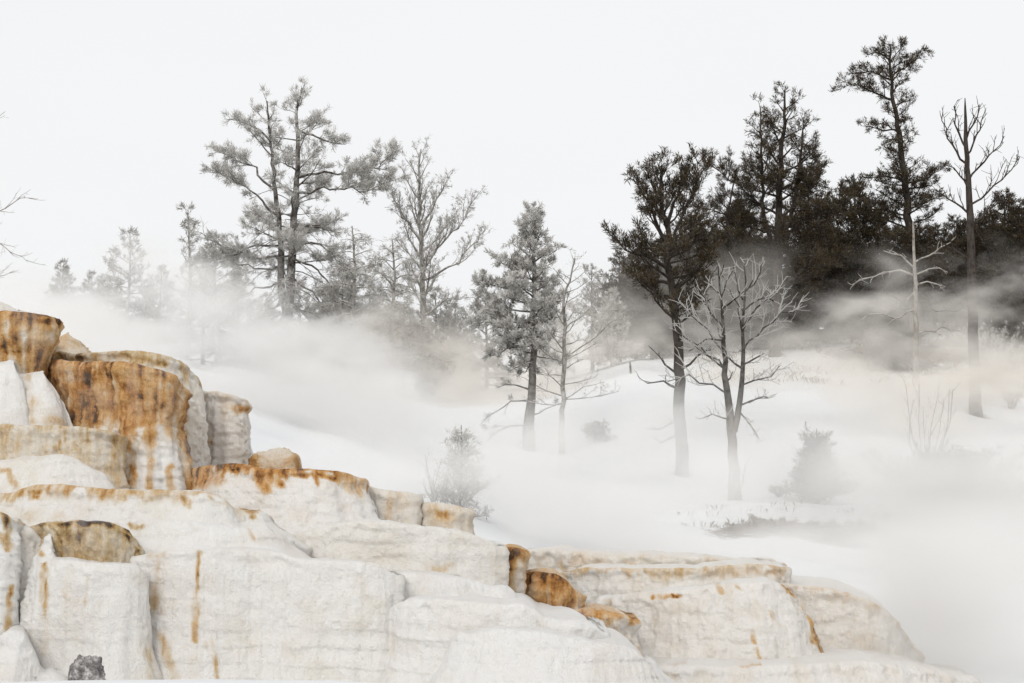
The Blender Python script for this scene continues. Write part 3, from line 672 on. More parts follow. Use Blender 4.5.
def sub(t, pts, L, sp, lv=2, r_par=0.03):
    """side branches and twigs of a limb, with needle tufts on the outer twigs"""
    n2 = max(2, int(L * sp.get('d2', 4)))
    n = len(pts)
    leaf = sp.get('leaf', 1.0)
    inner = sp.get('inner', 0.25)
    for i in range(n2):
        u = inner + (1 - inner) * (i + t.u(0, 1)) / n2
        f = u * (n - 1); k = min(int(f), n - 2); p = pts[k] + (pts[k + 1] - pts[k]) * (f - k)
        tan = norm(pts[k + 1] - pts[k])
        side = norm(np.cross(tan, [0, 0, 1.0])) * (1 if i % 2 else -1)
        d = tan * t.u(0.5, 1.0) + side * t.u(0.5, 1.0) + np.array([0, 0, t.u(*sp.get('lift', (-0.15, 0.35)))])
        l2 = min(sp.get('max2', 1.6), max(0.22, L * sp.get('r2', 0.42) * (1.15 - 0.75 * u) * t.u(0.6, 1.25)))
        q = wander(t, p, d, l2, 4, sp.get('c2', 0.25), 0.14)
        t.br.append((q, taper(max(r_par * 0.5 * (1 - 0.4 * u), sp.get('rmin', 0.008)), sp.get('rmin', 0.008) * 0.7, 5), 2))
        n3 = max(1, int(l2 * sp.get('d3', 6)))
        for j in range(n3):
            u3 = 0.3 + 0.7 * (j + t.u(0, 1)) / n3
            f = u3 * 4; k = min(int(f), 3); p3 = q[k] + (q[k + 1] - q[k]) * (f - k)
            tan3 = norm(q[k + 1] - q[k])
            d3 = tan3 * t.u(0.4, 1) + t.r.normal(0, 0.55, 3) + np.array([0, 0, t.u(*sp.get('lift3', (0.0, 0.4)))])
            l3 = sp.get('l3', 0.3) * t.u(0.5, 1.3)
            q3 = wander(t, p3, d3, l3, 2, 0.1, 0.15)
            t.br.append((q3, taper(sp.get('rmin', 0.008) * 0.8, sp.get('rmin', 0.008) * 0.5, 3), 3))
            if t.u(0, 1) < leaf:
                dd = norm(q3[2] - q3[0])
                for w in sp.get('tw', (0.45, 1.0)):
                    t.tp.append(q3[0] + (q3[2] - q3[0]) * w); t.td.append(dd); t.ts.append(t.u(0.75, 1.2))
        if t.u(0, 1) < leaf:
            t.tp.append(q[-1]); t.td.append(norm(q[-1] - q[-2])); t.ts.append(t.u(0.8, 1.2))

def trunk_line(path, Y, t, jit=0.06, dy=0.0):
    P = []
    for i, q in enumerate(path):
        y = Y + (q[2] if len(q) > 2 else 0)
        P.append(at(q[0], q[1], y))
    C, s = resample(P, 0.35)
    C[1:-1] += t.r.normal(0, jit * 0.4, (len(C) - 2, 3))
    return C

def limbs(t, C, rad, sp):
    """limbs round a stem line C from t0 to t1"""
    n = len(C)
    length = np.linalg.norm(np.diff(C, axis=0), axis=1).sum()
    prof = np.array(sp['prof'])
    N = sp['n']
    az0 = t.u(0, 6)
    for i in range(N):
        v = (i + t.u(0, 1)) / N
        h = sp.get('t0', 0.25) + (sp.get('t1', 1.0) - sp.get('t0', 0.25)) * v
        if fbm(h * 6, az0, 0.0, 2, 7) < sp.get('gap', 0.0): continue
        f = h * (n - 1); k = min(int(f), n - 2); p = C[k] + (C[k + 1] - C[k]) * (f - k)
        L = float(np.interp(h, prof[:, 0], prof[:, 1])) * t.u(0.62, 1.2)
        if L < 0.1: continue
        az = az0 + i * 2.399 + t.u(-0.5, 0.5)
        if 'bias' in sp and math.cos(az - sp['bias'][0]) < 0: L *= sp['bias'][1]
        el = R(np.interp(h, [sp.get('t0', 0.25), 1], sp.get('el', (0, 40))) + t.u(-14, 14))
        d = np.array([math.cos(az) * math.cos(el), math.sin(az) * math.cos(el), math.sin(el)])
        m = max(4, int(L * 2.5))
        q = wander(t, p, d, L, m, sp.get('curve', 0.3), sp.get('wig', 0.10))
        r0 = min(np.interp(h, [0, 1], [rad[0], rad[-1]]) * 0.55, sp.get('rl', 0.045) * (0.5 + L / 3))
        t.br.append((q, taper(r0, sp.get('rmin', 0.008), m + 1), 1))
        sub(t, q, L, sp, r_par=r0)

def finish(t, name, label, cat, bark, needles, sp, base, group=None):
    root = bpy.data.objects.new(name, None); COL.objects.link(root)
    root.location = base
    root.empty_display_size = 0.2
    tag(root, label, cat, group)
    V, l, c, ta = tubes(t.br)
    V = V - np.asarray(base)
    tr = link('trunk', make_mesh('trunk', V, l, c, ta), bark, root)
    if len(t.tp) and needles is not None:
        V, l, c, at_ = tufts(t, sp.get('blades', 7), sp.get('nl', 0.13), sp.get('nw', 0.014), sp.get('frost', (0.0, 0.0, 0.0)), sp.get('spread', 0.9), sp.get('nup', 0.25))
        cr = link('crown', make_mesh('crown', V - np.asarray(base), l, c, at_, smooth=False), needles, root)
    return root

def stem(t, path, Y, r0, r1, jit=0.06, e=0.8, flare=1.35):
    C = trunk_line(path, Y, t, jit)
    g = gz(C[0][0], C[0][1])
    # run the foot of the stem down into the ground
    if C[0][2] > g - 0.1:
        k = max(2, int((C[0][2] - g + 0.3) / 0.3))
        ext = np.array([[C[0][0], C[0][1], z] for z in np.linspace(g - 0.3, C[0][2], k, endpoint=False)])
        C = np.concatenate([ext, C])
    rad = taper(r0, r1, len(C), e)
    rad[:3] *= np.array([flare, 1 + (flare - 1) * 0.5, 1 + (flare - 1) * 0.2])[:len(rad[:3])]
    t.br.append((C, rad, 0))
    return C, rad

def explicit(t, lines, Y, r0, sp, subs=True):
    for ln in lines:
        rr = r0
        if isinstance(ln, dict): rr = ln['r']; ln = ln['p']
        P = np.array([at(q[0], q[1], Y + (q[2] if len(q) > 2 else 0)) for q in ln])
        C, s = resample(P, 0.25)
        C[1:] += t.r.normal(0, 0.045, (len(C) - 1, 3))
        t.br.append((C, taper(rr, sp.get('rmin', 0.008), len(C)), 1))
        if subs: sub(t, C, s[-1], sp, r_par=rr)

def base_of(C): return np.array([C[0][0], C[0][1], gz(C[0][0], C[0][1])])

FRST = (0.55, 0.35, 0.25)

# 1. the big frosted pine with two stems
t = Tree(11); Y = 75
sp = dict(n=26, t0=0.36, t1=0.99, prof=[(0.3, 2.2), (0.5, 2.0), (0.7, 1.9), (0.88, 1.2), (1, 0.4)], el=(2, 45), curve=0.25, d2=5, d3=7, r2=0.42, leaf=0.9, inner=0.4, frost=(0.66, 0.4, 0.3), nl=0.19, nw=0.0105, blades=14, l3=0.28, gap=0.36, rl=0.038, wig=0.15, tw=(0.4, 0.75, 1.0))
C, rad = stem(t, [(288, 372), (287, 335), (290, 289), (294, 224), (298, 164), (297, 112), (302, 88)], Y, 0.24, 0.03, 0.05)
limbs(t, C, rad, sp)
C2 = trunk_line([(287, 318), (281, 289), (281, 244), (275, 189), (270, 140), (267, 101)], Y, t, 0.05)
r2 = taper(0.17, 0.025, len(C2)); t.br.append((C2, r2, 0))
weep = dict(sp, n=34, t0=0.14, t1=0.62, prof=[(0.1, 2.0), (0.35, 2.4), (0.62, 1.4)], el=(-12, 20), curve=-0.7, wig=0.16, leaf=0.22, d2=4.5, d3=5, lift=(-0.5, 0.1), lift3=(-0.5, 0.1), rl=0.018, gap=0.1, bias=None)
weep.pop('bias')
limbs(t, C, rad, weep)
limbs(t, C2, r2, dict(weep, n=18, t0=0.1, t1=0.6))
limbs(t, C, rad, dict(sp, n=10, t0=0.5, rl=0.02, prof=[(0.5, 1.5), (0.8, 1.1), (1, 0.4)], gap=0.2))
limbs(t, C2, r2, dict(sp, n=22, t0=0.34, prof=[(0.3, 2.0), (0.6, 1.9), (0.85, 1.2), (1, 0.4)], bias=(math.pi, 0.55)))
spx = dict(sp, d2=6, r2=0.34)
explicit(t, [[(297, 178), (325, 172), (352, 172), (378, 166), (392, 152)], [(295, 193), (322, 188), (350, 188), (376, 190), (392, 182)], [(294, 226), (316, 228), (336, 236)], [(274, 190), (252, 168), (232, 158), (218, 150)], [(278, 215), (250, 190), (225, 178), (212, 172)],
             [(281, 246), (255, 246), (226, 256), (204, 262)], [(297, 130), (322, 140), (346, 145)], [(270, 140), (250, 124), (228, 120)]], Y, 0.06, spx)
spd = dict(sp, d2=5, leaf=0.4, r2=0.36, lift=(-0.5, 0.1), lift3=(-0.4, 0.1))
explicit(t, [[(292, 258), (314, 268), (338, 292), (372, 318)], [(289, 275), (312, 292), (334, 320), (352, 338)], [(284, 268), (258, 268), (225, 262), (198, 268)], [(284, 285), (258, 288), (232, 300), (214, 318)], [(290, 244), (318, 244), (338, 258), (352, 280)], [(281, 255), (250, 258), (214, 240), (196, 232)], [(287, 296), (266, 312), (250, 330)], [(290, 300), (310, 322), (322, 345)]], Y, 0.05, spd)
finish(t, 'pine_tree', 'tallest frosted grey pine with two dark stems in the left group', 'tree', B_FROST, N_FROST, sp, base_of(C))

# 2. the slim tree of rising boughs
t = Tree(12); Y = 77
sp = dict(n=30, t0=0.36, t1=0.99, prof=[(0.36, 2.3), (0.6, 2.1), (0.85, 1.1), (1, 0.4)], el=(28, 62), curve=0.7, wig=0.13, d2=4.6, d3=6.5, r2=0.4, leaf=0.75, inner=0.35, frost=(0.55, 0.35, 0.2), nl=0.15, nw=0.010, blades=9, l3=0.28, c2=0.6, lift=(0.0, 0.6), rl=0.05)
C, rad = stem(t, [(424, 372), (424, 348), (423, 274), (420, 219), (419, 176), (421, 149)], Y, 0.17, 0.025)
limbs(t, C, rad, sp)
explicit(t, [[(423, 262), (445, 240), (462, 222), (474, 200)], [(423, 280), (452, 268), (470, 248), (484, 230)], [(421, 240), (400, 210), (390, 185)], [(424, 316), (445, 300), (462, 298)], [(422, 225), (437, 200), (448, 178)]], Y, 0.06, sp)
finish(t, 'bare_tree', 'slim greyish tree with upswept sparse branches right of the big frosted pine', 'tree', B_PALE, N_FROST, sp, base_of(C))

# 3. frosted weeping trees between them
for sd, px, tp, lbl in ((13, 352, 226, 'frosted weeping tree filling the gap just right of the two stemmed pine'), (14, 392, 238, 'white frosted drooping tree against the slim upswept tree')):
    t = Tree(sd); Y = 73 + sd % 2
    sp = dict(n=34, t0=0.22, t1=0.99, prof=[(0.2, 2.2), (0.5, 1.9), (0.8, 1.2), (1, 0.4)], el=(10, 40), curve=-0.7, d2=5, d3=6, r2=0.5, leaf=0.85, lift=(-0.6, 0.1), c2=-0.5, lift3=(-0.5, 0.0), frost=(0.68, 0.3, 0.2), nl=0.19, nw=0.012, blades=12, l3=0.32, gap=0.1)
    C, rad = stem(t, [(px + 4, 376), (px, 320), (px + 3, 270), (px, tp)], Y, 0.11, 0.02)
    limbs(t, C, rad, sp)
    finish(t, 'frosted_tree', lbl, 'tree', B_PALE, N_FROST, sp, base_of(C))

# 4. the dense frosted fir
t = Tree(15); Y = 60.5
sp = dict(n=60, t0=0.40, t1=1.0, prof=[(0.36, 1.0), (0.48, 1.45), (0.62, 1.5), (0.75, 1.0), (0.9, 0.6), (1, 0.15)], el=(-12, 40), curve=0.2, d2=7, d3=8, r2=0.42, leaf=1.0, inner=0.2, frost=(0.66, 0.5, 0.35), nl=0.15, nw=0.013, blades=16, l3=0.22, bias=(math.pi, 0.62), gap=0.08, rl=0.035, tw=(0.3, 0.65, 1.0))
C, rad = stem(t, [(530, 462), (531, 400), (534, 340), (533, 290), (534, 250), (535, 212)], Y, 0.16, 0.02)
limbs(t, C, rad, sp)
explicit(t, [[(533, 300), (510, 292), (490, 284), (474, 282)], [(533, 320), (505, 318), (486, 318), (472, 322)], [(533, 345), (508, 350), (488, 356)], [(533, 280), (512, 270), (498, 258)], [(534, 262), (548, 254), (558, 250)], [(534, 300), (548, 298), (558, 296)]], Y, 0.035, sp)
t2 = dict(sp, leaf=0.12, d2=3, frost=(0.8, 0.2, 0.1), lift=(-0.4, 0.1))
C3 = trunk_line([(524, 458, 0.2), (526, 420, 0.2), (531, 380)], Y, t, 0.03); t.br.append((C3, taper(0.09, 0.05, len(C3)), 0))
explicit(t, [[(530, 400), (510, 402), (490, 414), (478, 424)], [(530, 425), (512, 424), (494, 434), (482, 446)], [(531, 415), (545, 412), (556, 404)], [(529, 440), (515, 446), (505, 458)], [(531, 390), (512, 384), (494, 388)]], Y, 0.035, t2)
finish(t, 'fir_tree', 'dense frosted fir leaning its crown left with bare lower branches in the centre', 'tree', B_FROST, N_FROST, sp, base_of(C))

# 5. slim thin frosted tree beside it
t = Tree(16); Y = 60
sp = dict(n=30, t0=0.3, t1=0.99, prof=[(0.3, 1.6), (0.6, 1.3), (0.85, 0.7), (1, 0.25)], el=(0, 35), curve=0.35, d2=4, d3=5, r2=0.4, leaf=0.5, frost=(0.68, 0.3, 0.2), nl=0.14, nw=0.010, blades=5, l3=0.22, rl=0.022, rmin=0.007)
C, rad = stem(t, [(562, 470), (562, 420), (565, 340), (564, 300), (575, 258)], Y, 0.10, 0.018)
limbs(t, C, rad, sp)
explicit(t, [[(563, 360), (590, 340), (612, 322), (626, 310)], [(563, 400), (580, 388), (596, 384)], [(563, 330), (590, 310), (604, 296)]], Y, 0.025, dict(sp, leaf=0.4))
finish(t, 'frosted_tree', 'thin frosted tree with a pale straight stem right of the dense fir', 'tree', B_PALE, N_FROST, sp, base_of(C))

# 6. dark twisted juniper with pale lower stem
t = Tree(17); Y = 58
sp = dict(n=34, t0=0.5, t1=0.98, prof=[(0.48, 1.5), (0.62, 1.7), (0.85, 1.2), (1, 0.5)], el=(8, 55), curve=0.5, wig=0.16, d2=5.2, d3=7, r2=0.42, leaf=1.0, inner=0.3, frost=(0.04, 0.08, 0.0), nl=0.19, nw=0.012, blades=14, l3=0.25, gap=0.36, c2=0.5, lift=(-0.1, 0.5))
C, rad = stem(t, [(682, 478), (681, 420), (679, 360), (674, 300), (668, 262), (668, 225), (660, 195), (662, 165)], Y, 0.22, 0.03, 0.07)
limbs(t, C, rad, sp)
explicit(t, [[(668, 240), (652, 214), (640, 190), (630, 178)], [(670, 250), (684, 216), (694, 186), (700, 160)], [(672, 268), (648, 258), (625, 250), (612, 236)], [(674, 290), (700, 268), (714, 244)], [(668, 222), (678, 190), (682, 166)], [(674, 285), (650, 280), (628, 274)], [(668, 258), (690, 245), (712, 232)]], Y, 0.07, sp)
bare = dict(sp, leaf=0.0, d2=2.5, r2=0.35)
explicit(t, [[(681, 390), (662, 380), (648, 382), (640, 376)], [(682, 420), (668, 422), (655, 430), (646, 426)], [(680, 370), (700, 352), (716, 348)], [(682, 435), (664, 440), (652, 436)], [(681, 380), (664, 362), (650, 350)]], Y, 0.05, bare)
finish(t, 'juniper_tree', 'dark twisted juniper whose pale lower stem shows behind the forked dead tree', 'tree', B_DARK, N_DARK, sp, base_of(C))

# 7. the wide dark pine
t = Tree(18); Y = 80
sp = dict(n=34, t0=0.22, t1=0.99, prof=[(0.2, 2.7), (0.45, 2.6), (0.7, 1.9), (0.9, 1.0), (1, 0.3)], el=(0, 45), curve=0.25, d2=5.2, d3=6.5, r2=0.42, leaf=1.0, inner=0.22, frost=(0.02, 0.06, 0.0), nl=0.2, nw=0.013, blades=13, l3=0.27, gap=0.34, lift=(-0.15, 0.2), rl=0.05)
C, rad = stem(t, [(775, 352), (777, 300), (778, 240), (780, 180), (783, 130), (785, 90)], Y, 0.26, 0.03)
limbs(t, C, rad, sp)
for path in ([(777, 260), (764, 215), (762, 165), (760, 106)], [(778, 250), (794, 205), (800, 160), (803, 118)], [(777, 290), (812, 262), (824, 225), (830, 205)], [(776, 300), (738, 262), (728, 215), (735, 175)]):
    Cc = trunk_line(path, Y, t, 0.06); rr = taper(0.12, 0.025, len(Cc)); t.br.append((Cc, rr, 1))
    limbs(t, Cc, rr, dict(sp, n=16, t0=0.3, prof=[(0.3, 1.5), (0.7, 1.1), (1, 0.35)], el=(5, 40)))
explicit(t, [[(778, 215), (750, 196), (725, 176), (708, 162)], [(778, 235), (745, 225), (715, 212), (698, 208)], [(780, 190), (806, 178), (824, 165)], [(778, 230), (815, 218), (840, 205), (852, 190)]], Y, 0.06, sp)
finish(t, 'pine_tree', 'broad black pine with several upright leaders at the centre right', 'tree', B_DARK, N_DARK, sp, base_of(C))

# 8. the forked dead tree in front
t = Tree(19); Y = 52
sp = dict(d2=6.5, d3=6, r2=0.6, leaf=0.0, inner=0.12, c2=0.3, lift=(-0.4, 0.6), l3=0.3, rmin=0.013, max2=1.0)
C, rad = stem(t, [(735, 510), (734, 470), (732, 430), (726, 390), (724, 350), (722, 310), (718, 266)], Y, 0.175, 0.016, 0.05, 1.1)
Cb = trunk_line([(734, 432), (741, 400), (743, 360), (743, 320), (746, 285), (744, 266)], Y, t, 0.03); t.br.append((Cb, taper(0.095, 0.016, len(Cb), 1.1), 0))
explicit(t, [[(725, 370), (708, 352), (690, 342), (674, 330)], [(724, 352), (708, 330), (692, 316), (682, 306)], [(722, 325), (708, 305), (698, 290)], [(724, 392), (705, 385), (686, 376), (668, 378)],
             [(743, 350), (760, 330), (778, 318), (802, 308)], [(743, 330), (756, 308), (768, 296), (786, 292)], [(744, 310), (760, 296), (774, 300)], [(742, 385), (762, 378), (780, 366)], [(743, 300), (738, 282), (735, 268)], [(720, 300), (728, 282), (732, 272)],
             [(741, 405), (758, 398), (774, 400)], [(733, 420), (716, 412), (704, 416)], [(738, 410), (750, 426), (756, 440)], {'p': [(738, 492), (744, 476), (745, 464)], 'r': 0.03}, [(745, 290), (756, 278), (760, 266)], [(721, 340), (702, 338), (688, 352)]], Y, 0.03, sp)
limbs(t, C, rad, dict(sp, n=8, t0=0.5, t1=0.98, prof=[(0.4, 1.0), (1, 0.5)], el=(10, 50), curve=0.4, wig=0.14, rl=0.04))
limbs(t, Cb, taper(0.13, 0.03, len(Cb)), dict(sp, n=8, t0=0.3, t1=0.98, prof=[(0.3, 1.0), (1, 0.5)], el=(10, 50), curve=0.4, wig=0.14, rl=0.04))
finish(t, 'dead_tree', 'bare dead tree with forked stem and white frosted twigs in front', 'tree', B_STRIP, None, sp, base_of(C))

# 9. the tall dark pine
t = Tree(20); Y = 82
sp = dict(n=60, t0=0.22, t1=1.0, prof=[(0.2, 2.2), (0.4, 2.0), (0.55, 1.3), (0.7, 0.85), (0.82, 1.0), (0.93, 1.0), (1, 0.4)], el=(-2, 38), curve=0.25, d2=6, d3=7, r2=0.42, leaf=1.0, inner=0.15, frost=(0.02, 0.06, 0.0), nl=0.19, nw=0.013, blades=13, l3=0.25, gap=0.2, rl=0.045)
C, rad = stem(t, [(915, 366), (914, 300), (910, 240), (906, 190), (900, 140), (892, 90), (890, 44)], Y, 0.26, 0.03)
limbs(t, C, rad, sp)
explicit(t, [[(894, 100), (875, 92), (858, 84), (842, 88)], [(892, 80), (872, 72), (850, 74)], [(898, 130), (878, 128), (862, 126)], [(893, 75), (910, 64), (924, 52)], [(905, 185), (928, 178), (946, 166)], [(904, 180), (882, 175), (866, 180)], [(908, 215), (880, 208), (862, 212)], [(908, 210), (930, 200), (944, 198)], [(892, 62), (880, 52), (868, 56)]], Y, 0.05, sp)
finish(t, 'pine_tree', 'tallest black pine with a flagged top on the right', 'tree', B_DARK, N_DARK, sp, base_of(C))

# 10. bare dark snag beside it
t = Tree(21); Y = 68
sp = dict(d2=4.5, d3=4.5, r2=0.45, leaf=0.0, inner=0.15, c2=0.6, lift=(-0.1, 0.6), l3=0.35, rmin=0.013, max2=1.3)
C, rad = stem(t, [(976, 424), (975, 380), (973, 320), (971, 250), (969, 190), (966, 150), (965, 98)], Y, 0.22, 0.015, 0.03, 0.6)
explicit(t, [[(970, 205), (988, 192), (1004, 178), (1020, 156)], [(970, 230), (990, 208), (1008, 200)], [(969, 180), (985, 160), (1000, 148), (1004, 138)], [(968, 165), (952, 145), (944, 128), (942, 112)], [(967, 150), (956, 128), (952, 106)], [(967, 155), (978, 132), (985, 112)], [(970, 215), (950, 200), (934, 190)], [(966, 140), (975, 120), (976, 104)], [(969, 190), (958, 172), (944, 164)],
             [(972, 262), (952, 250), (936, 240)], [(973, 300), (955, 310), (936, 312)]], Y, 0.045, sp)
finish(t, 'dead_tree', 'thick bare snag with upswept twigs at the right of the tallest black pine', 'tree', B_DARK, None, sp, base_of(C))

# 11. pale dead tree with level branches in front of the dark wood
t = Tree(22); Y = 71
sp = dict(d2=2.5, d3=3, r2=0.35, leaf=0.0, c2=-0.2, lift=(-0.3, 0.3), l3=0.25, rmin=0.016, max2=0.9)
C, rad = stem(t, [(916, 396), (916, 350), (915, 290), (914, 240), (913, 222)], Y, 0.13, 0.03, 0.03)
explicit(t, [[(915, 276), (895, 270), (872, 276), (852, 284)], [(915, 262), (935, 250), (955, 238)], [(915, 285), (930, 282), (946, 290)], [(914, 268), (900, 256), (884, 252)], [(916, 310), (895, 318), (872, 312), (858, 322)], [(915, 275), (930, 268), (950, 270)], [(915, 292), (904, 300), (890, 296)], [(916, 335), (940, 326), (960, 330)]], Y, 0.04, sp)
finish(t, 'dead_tree', 'pale dead tree with level broken branches before the dark right wood', 'tree', B_SNAG, None, sp, base_of(C))

# 12. branches reaching in from the left edge
t = Tree(23); Y = 52
sp = dict(d2=3, d3=4, r2=0.4, leaf=0.0, l3=0.22, rmin=0.006, lift=(-0.2, 0.4), max2=0.9)
C, rad = stem(t, [(-78, 380), (-74, 300), (-70, 220), (-72, 120), (-66, 40)], Y, 0.16, 0.03)
explicit(t, [[(-72, 210), (-40, 200), (-5, 212), (20, 200), (38, 197)], [(-73, 250), (-40, 250), (-10, 240), (14, 254), (30, 262)], [(-71, 170), (-40, 140), (-12, 128), (4, 112)], [(-74, 300), (-40, 280), (-6, 278), (12, 268)]], Y, 0.035, sp)
limbs(t, C, rad, dict(sp, n=14, t0=0.4, t1=0.98, prof=[(0.3, 1.2), (1, 0.5)], el=(10, 50), curve=0.3, wig=0.14, rl=0.04))
finish(t, 'bare_tree', 'bare tree at the left edge of which only thin branch tips show', 'tree', B_PALE, None, sp, base_of(C))

# 13. two protos of dense dark conifers, copied for the wood on the right
def conifer(seed, name, label, hgt, width, bark, needles, frost, px, py, Y, n=60, group=None, leaf=1.0, d2=5, el=(-10, 35), t0=0.1):
    t = Tree(seed)
    b = at(px, py, Y)
    g = gz(b[0], b[1])
    sp = dict(n=n, t0=t0, t1=1.0, prof=[(0.08, width), (0.35, width * 0.95), (0.6, width * 0.75), (0.85, width * 0.4), (1, 0.12)], el=el, curve=0.3, d2=d2, d3=5, r2=0.45, leaf=leaf, inner=0.15, frost=frost, nl=0.25, nw=0.02, blades=14, l3=0.28, gap=0.2)
    C = np.array([[b[0] + math.sin(z * 0.7 + seed) * 0.08, b[1], g - 0.3 + z] for z in np.linspace(0, hgt + 0.3, 18)])
    rad = taper(hgt * 0.02, 0.02, 18); t.br.append((C, rad, 0))
    limbs(t, C, rad, sp)
    return finish(t, name, label, 'tree', bark, needles, sp, np.array([b[0], b[1], g]), group)

def copy_tree(src, px, Y, top_py, rz, label, name=None, wide=1.0, group=None):
    hgt0 = max(v.co.z for v in src.children[0].data.vertices)
    b = at(px, 300, Y); g = gz(b[0], b[1])
    top = at(px, top_py, Y)[2]
    k = max(0.2, (top - g) / hgt0)
    c = src.copy(); COL.objects.link(c)
    c.location = (b[0], b[1], g); c.rotation_euler = (0, 0, rz); c.scale = (k * wide, k * wide, k)
    c['label'] = label
    if group: c['group'] = group
    for ch in src.children:
        d = ch.copy(); COL.objects.link(d); d.parent = c
    return c

G_DARK = 'dark conifers massed on the right hillside'
PD1 = conifer(31, 'conifer', 'dark conifer behind the broad black pine, right of its main stem', 8.0, 2.6, B_DARK, N_DARK, (0.02, 0.06, 0), 812, 330, 92, group=G_DARK)
PD2 = conifer(32, 'conifer', 'dark round topped conifer just left of the tallest black pine', 7.5, 2.4, B_DARK, N_DARK, (0.02, 0.06, 0), 858, 330, 90, n=50, group=G_DARK, d2=6)
PD3 = conifer(33, 'conifer', 'brownish conifer low behind the bare dead tree', 6.5, 2.6, B_DARK, N_MID, (0.02, 0.06, 0), 742, 340, 86, n=50, group=G_DARK)
for px, Y, top, rz, lbl, src, wd in (
    (700, 88, 222, 1.0, 'dark conifer between the juniper and the broad black pine', PD2, 1.05),
    (722, 84, 252, 2.2, 'brown low conifer below the left boughs of the broad black pine', PD3, 1.1),
    (652, 84, 262, 4.0, 'brownish conifer behind the stem of the dark twisted juniper', PD3, 1.1),
    (620, 90, 248, 5.0, 'hazy dark conifer left of the dark twisted juniper', PD1, 0.9),
    (775, 88, 232, 0.4, 'dark conifer directly behind the stem of the broad black pine', PD2, 1.15),
    (838, 94, 250, 3.3, 'short dark conifer in the dip between the two black pines', PD1, 1.2),
    (878, 92, 205, 1.7, 'dark conifer filling the left side below the tallest black pine', PD1, 1.0),
    (935, 92, 222, 2.9, 'dark conifer between the tallest black pine and the bare snag', PD2, 1.15),
    (956, 96, 212, 4.4, 'dark conifer directly behind the bare snag', PD1, 0.9),
    (992, 94, 205, 5.4, 'dark conifer just right of the bare snag', PD2, 1.1),
    (1022, 92, 196, 0.9, 'dark conifer cut by the right edge of the wood', PD1, 1.05),
    (1068, 94, 190, 3.7, 'dark conifer outside the right edge of the wood', PD2, 1.1),
    (690, 90, 206, 3.6, 'dark conifer whose top shows between the juniper and the broad black pine', PD1, 1.15),
    (664, 91, 236, 0.7, 'dark conifer in the back row directly behind the juniper crown', PD2, 1.25),
    (636, 89, 246, 2.6, 'dark conifer in the back row at the left end of the wood', PD1, 1.2),
    (738, 92, 206, 4.8, 'dark conifer behind the left leader of the broad black pine', PD1, 1.15),
    (826, 90, 226, 1.4, 'dark conifer in the back row right of the broad black pine', PD2, 1.2),
    (1005, 98, 186, 2.7, 'tall dark conifer behind the others at the right end of the wood', PD1, 1.2),
    (970, 99, 216, 1.2, 'dark conifer in the back row behind the thick bare snag', PD2, 1.3),
    (1040, 97, 205, 5.0, 'dark conifer in the back row at the right edge', PD2, 1.3),
    (912, 98, 226, 4.1, 'dark conifer in the back row behind the tallest black pine', PD2, 1.3),
    (756, 95, 246, 5.6, 'dark conifer in the back row left of the broad black pine stem', PD2, 1.3),
    (900, 86, 262, 2.0, 'low brownish conifer behind the pale dead tree', PD3, 1.2),
    (985, 84, 262, 0.2, 'low brownish conifer below the bare snag', PD3, 1.2),
    (850, 85, 272, 5.9, 'low brownish conifer left of the pale dead tree', PD3, 1.1),
    (800, 84, 268, 3.1, 'low brownish conifer right of the bare dead tree', PD3, 1.15),
    (1012, 80, 285, 4.9, 'low brownish conifer by the right edge in thin steam', PD3, 1.0),
):
    copy_tree(src, px, Y, top, rz, lbl, wide=wd, group=G_DARK)

# 14. hazy frosted trees far left and centre
G_HAZE = 'frosted trees fading into the steam'
PF1 = conifer(41, 'frosted_tree', 'frosted conifer in steam between the spreading one and the thin spire', 6.0, 1.7, B_PALE, N_FROST, (0.60, 0.3, 0.2), 160, 350, 80, n=40, group=G_HAZE, leaf=0.9)
PF2 = conifer(42, 'frosted_tree', 'spreading topped frosted tree in steam left of the thin spire', 6.5, 1.9, B_PALE, N_FROST, (0.60, 0.3, 0.2), 126, 350, 78, n=22, group=G_HAZE, leaf=0.8, d2=4, el=(10, 45), t0=0.45)
PF3 = conifer(43, 'frosted_tree', 'thin frosted spire left of the two stemmed pine', 7.0, 1.1, B_PALE, N_FROST, (0.60, 0.3, 0.2), 188, 350, 79, n=36, group=G_HAZE, leaf=0.6, d2=4)
def setup(o, px, Y, top): 
    hgt0 = max(v.co.z for v in o.children[0].data.vertices); b = at(px, 300, Y); g = gz(b[0], b[1]); k = (at(px, top, Y)[2] - g) / hgt0
    o.location = (b[0], b[1], g); o.scale = (k, k, k)
setup(PF1, 160, 80, 262); setup(PF2, 128, 78, 226); setup(PF3, 188, 79, 200)
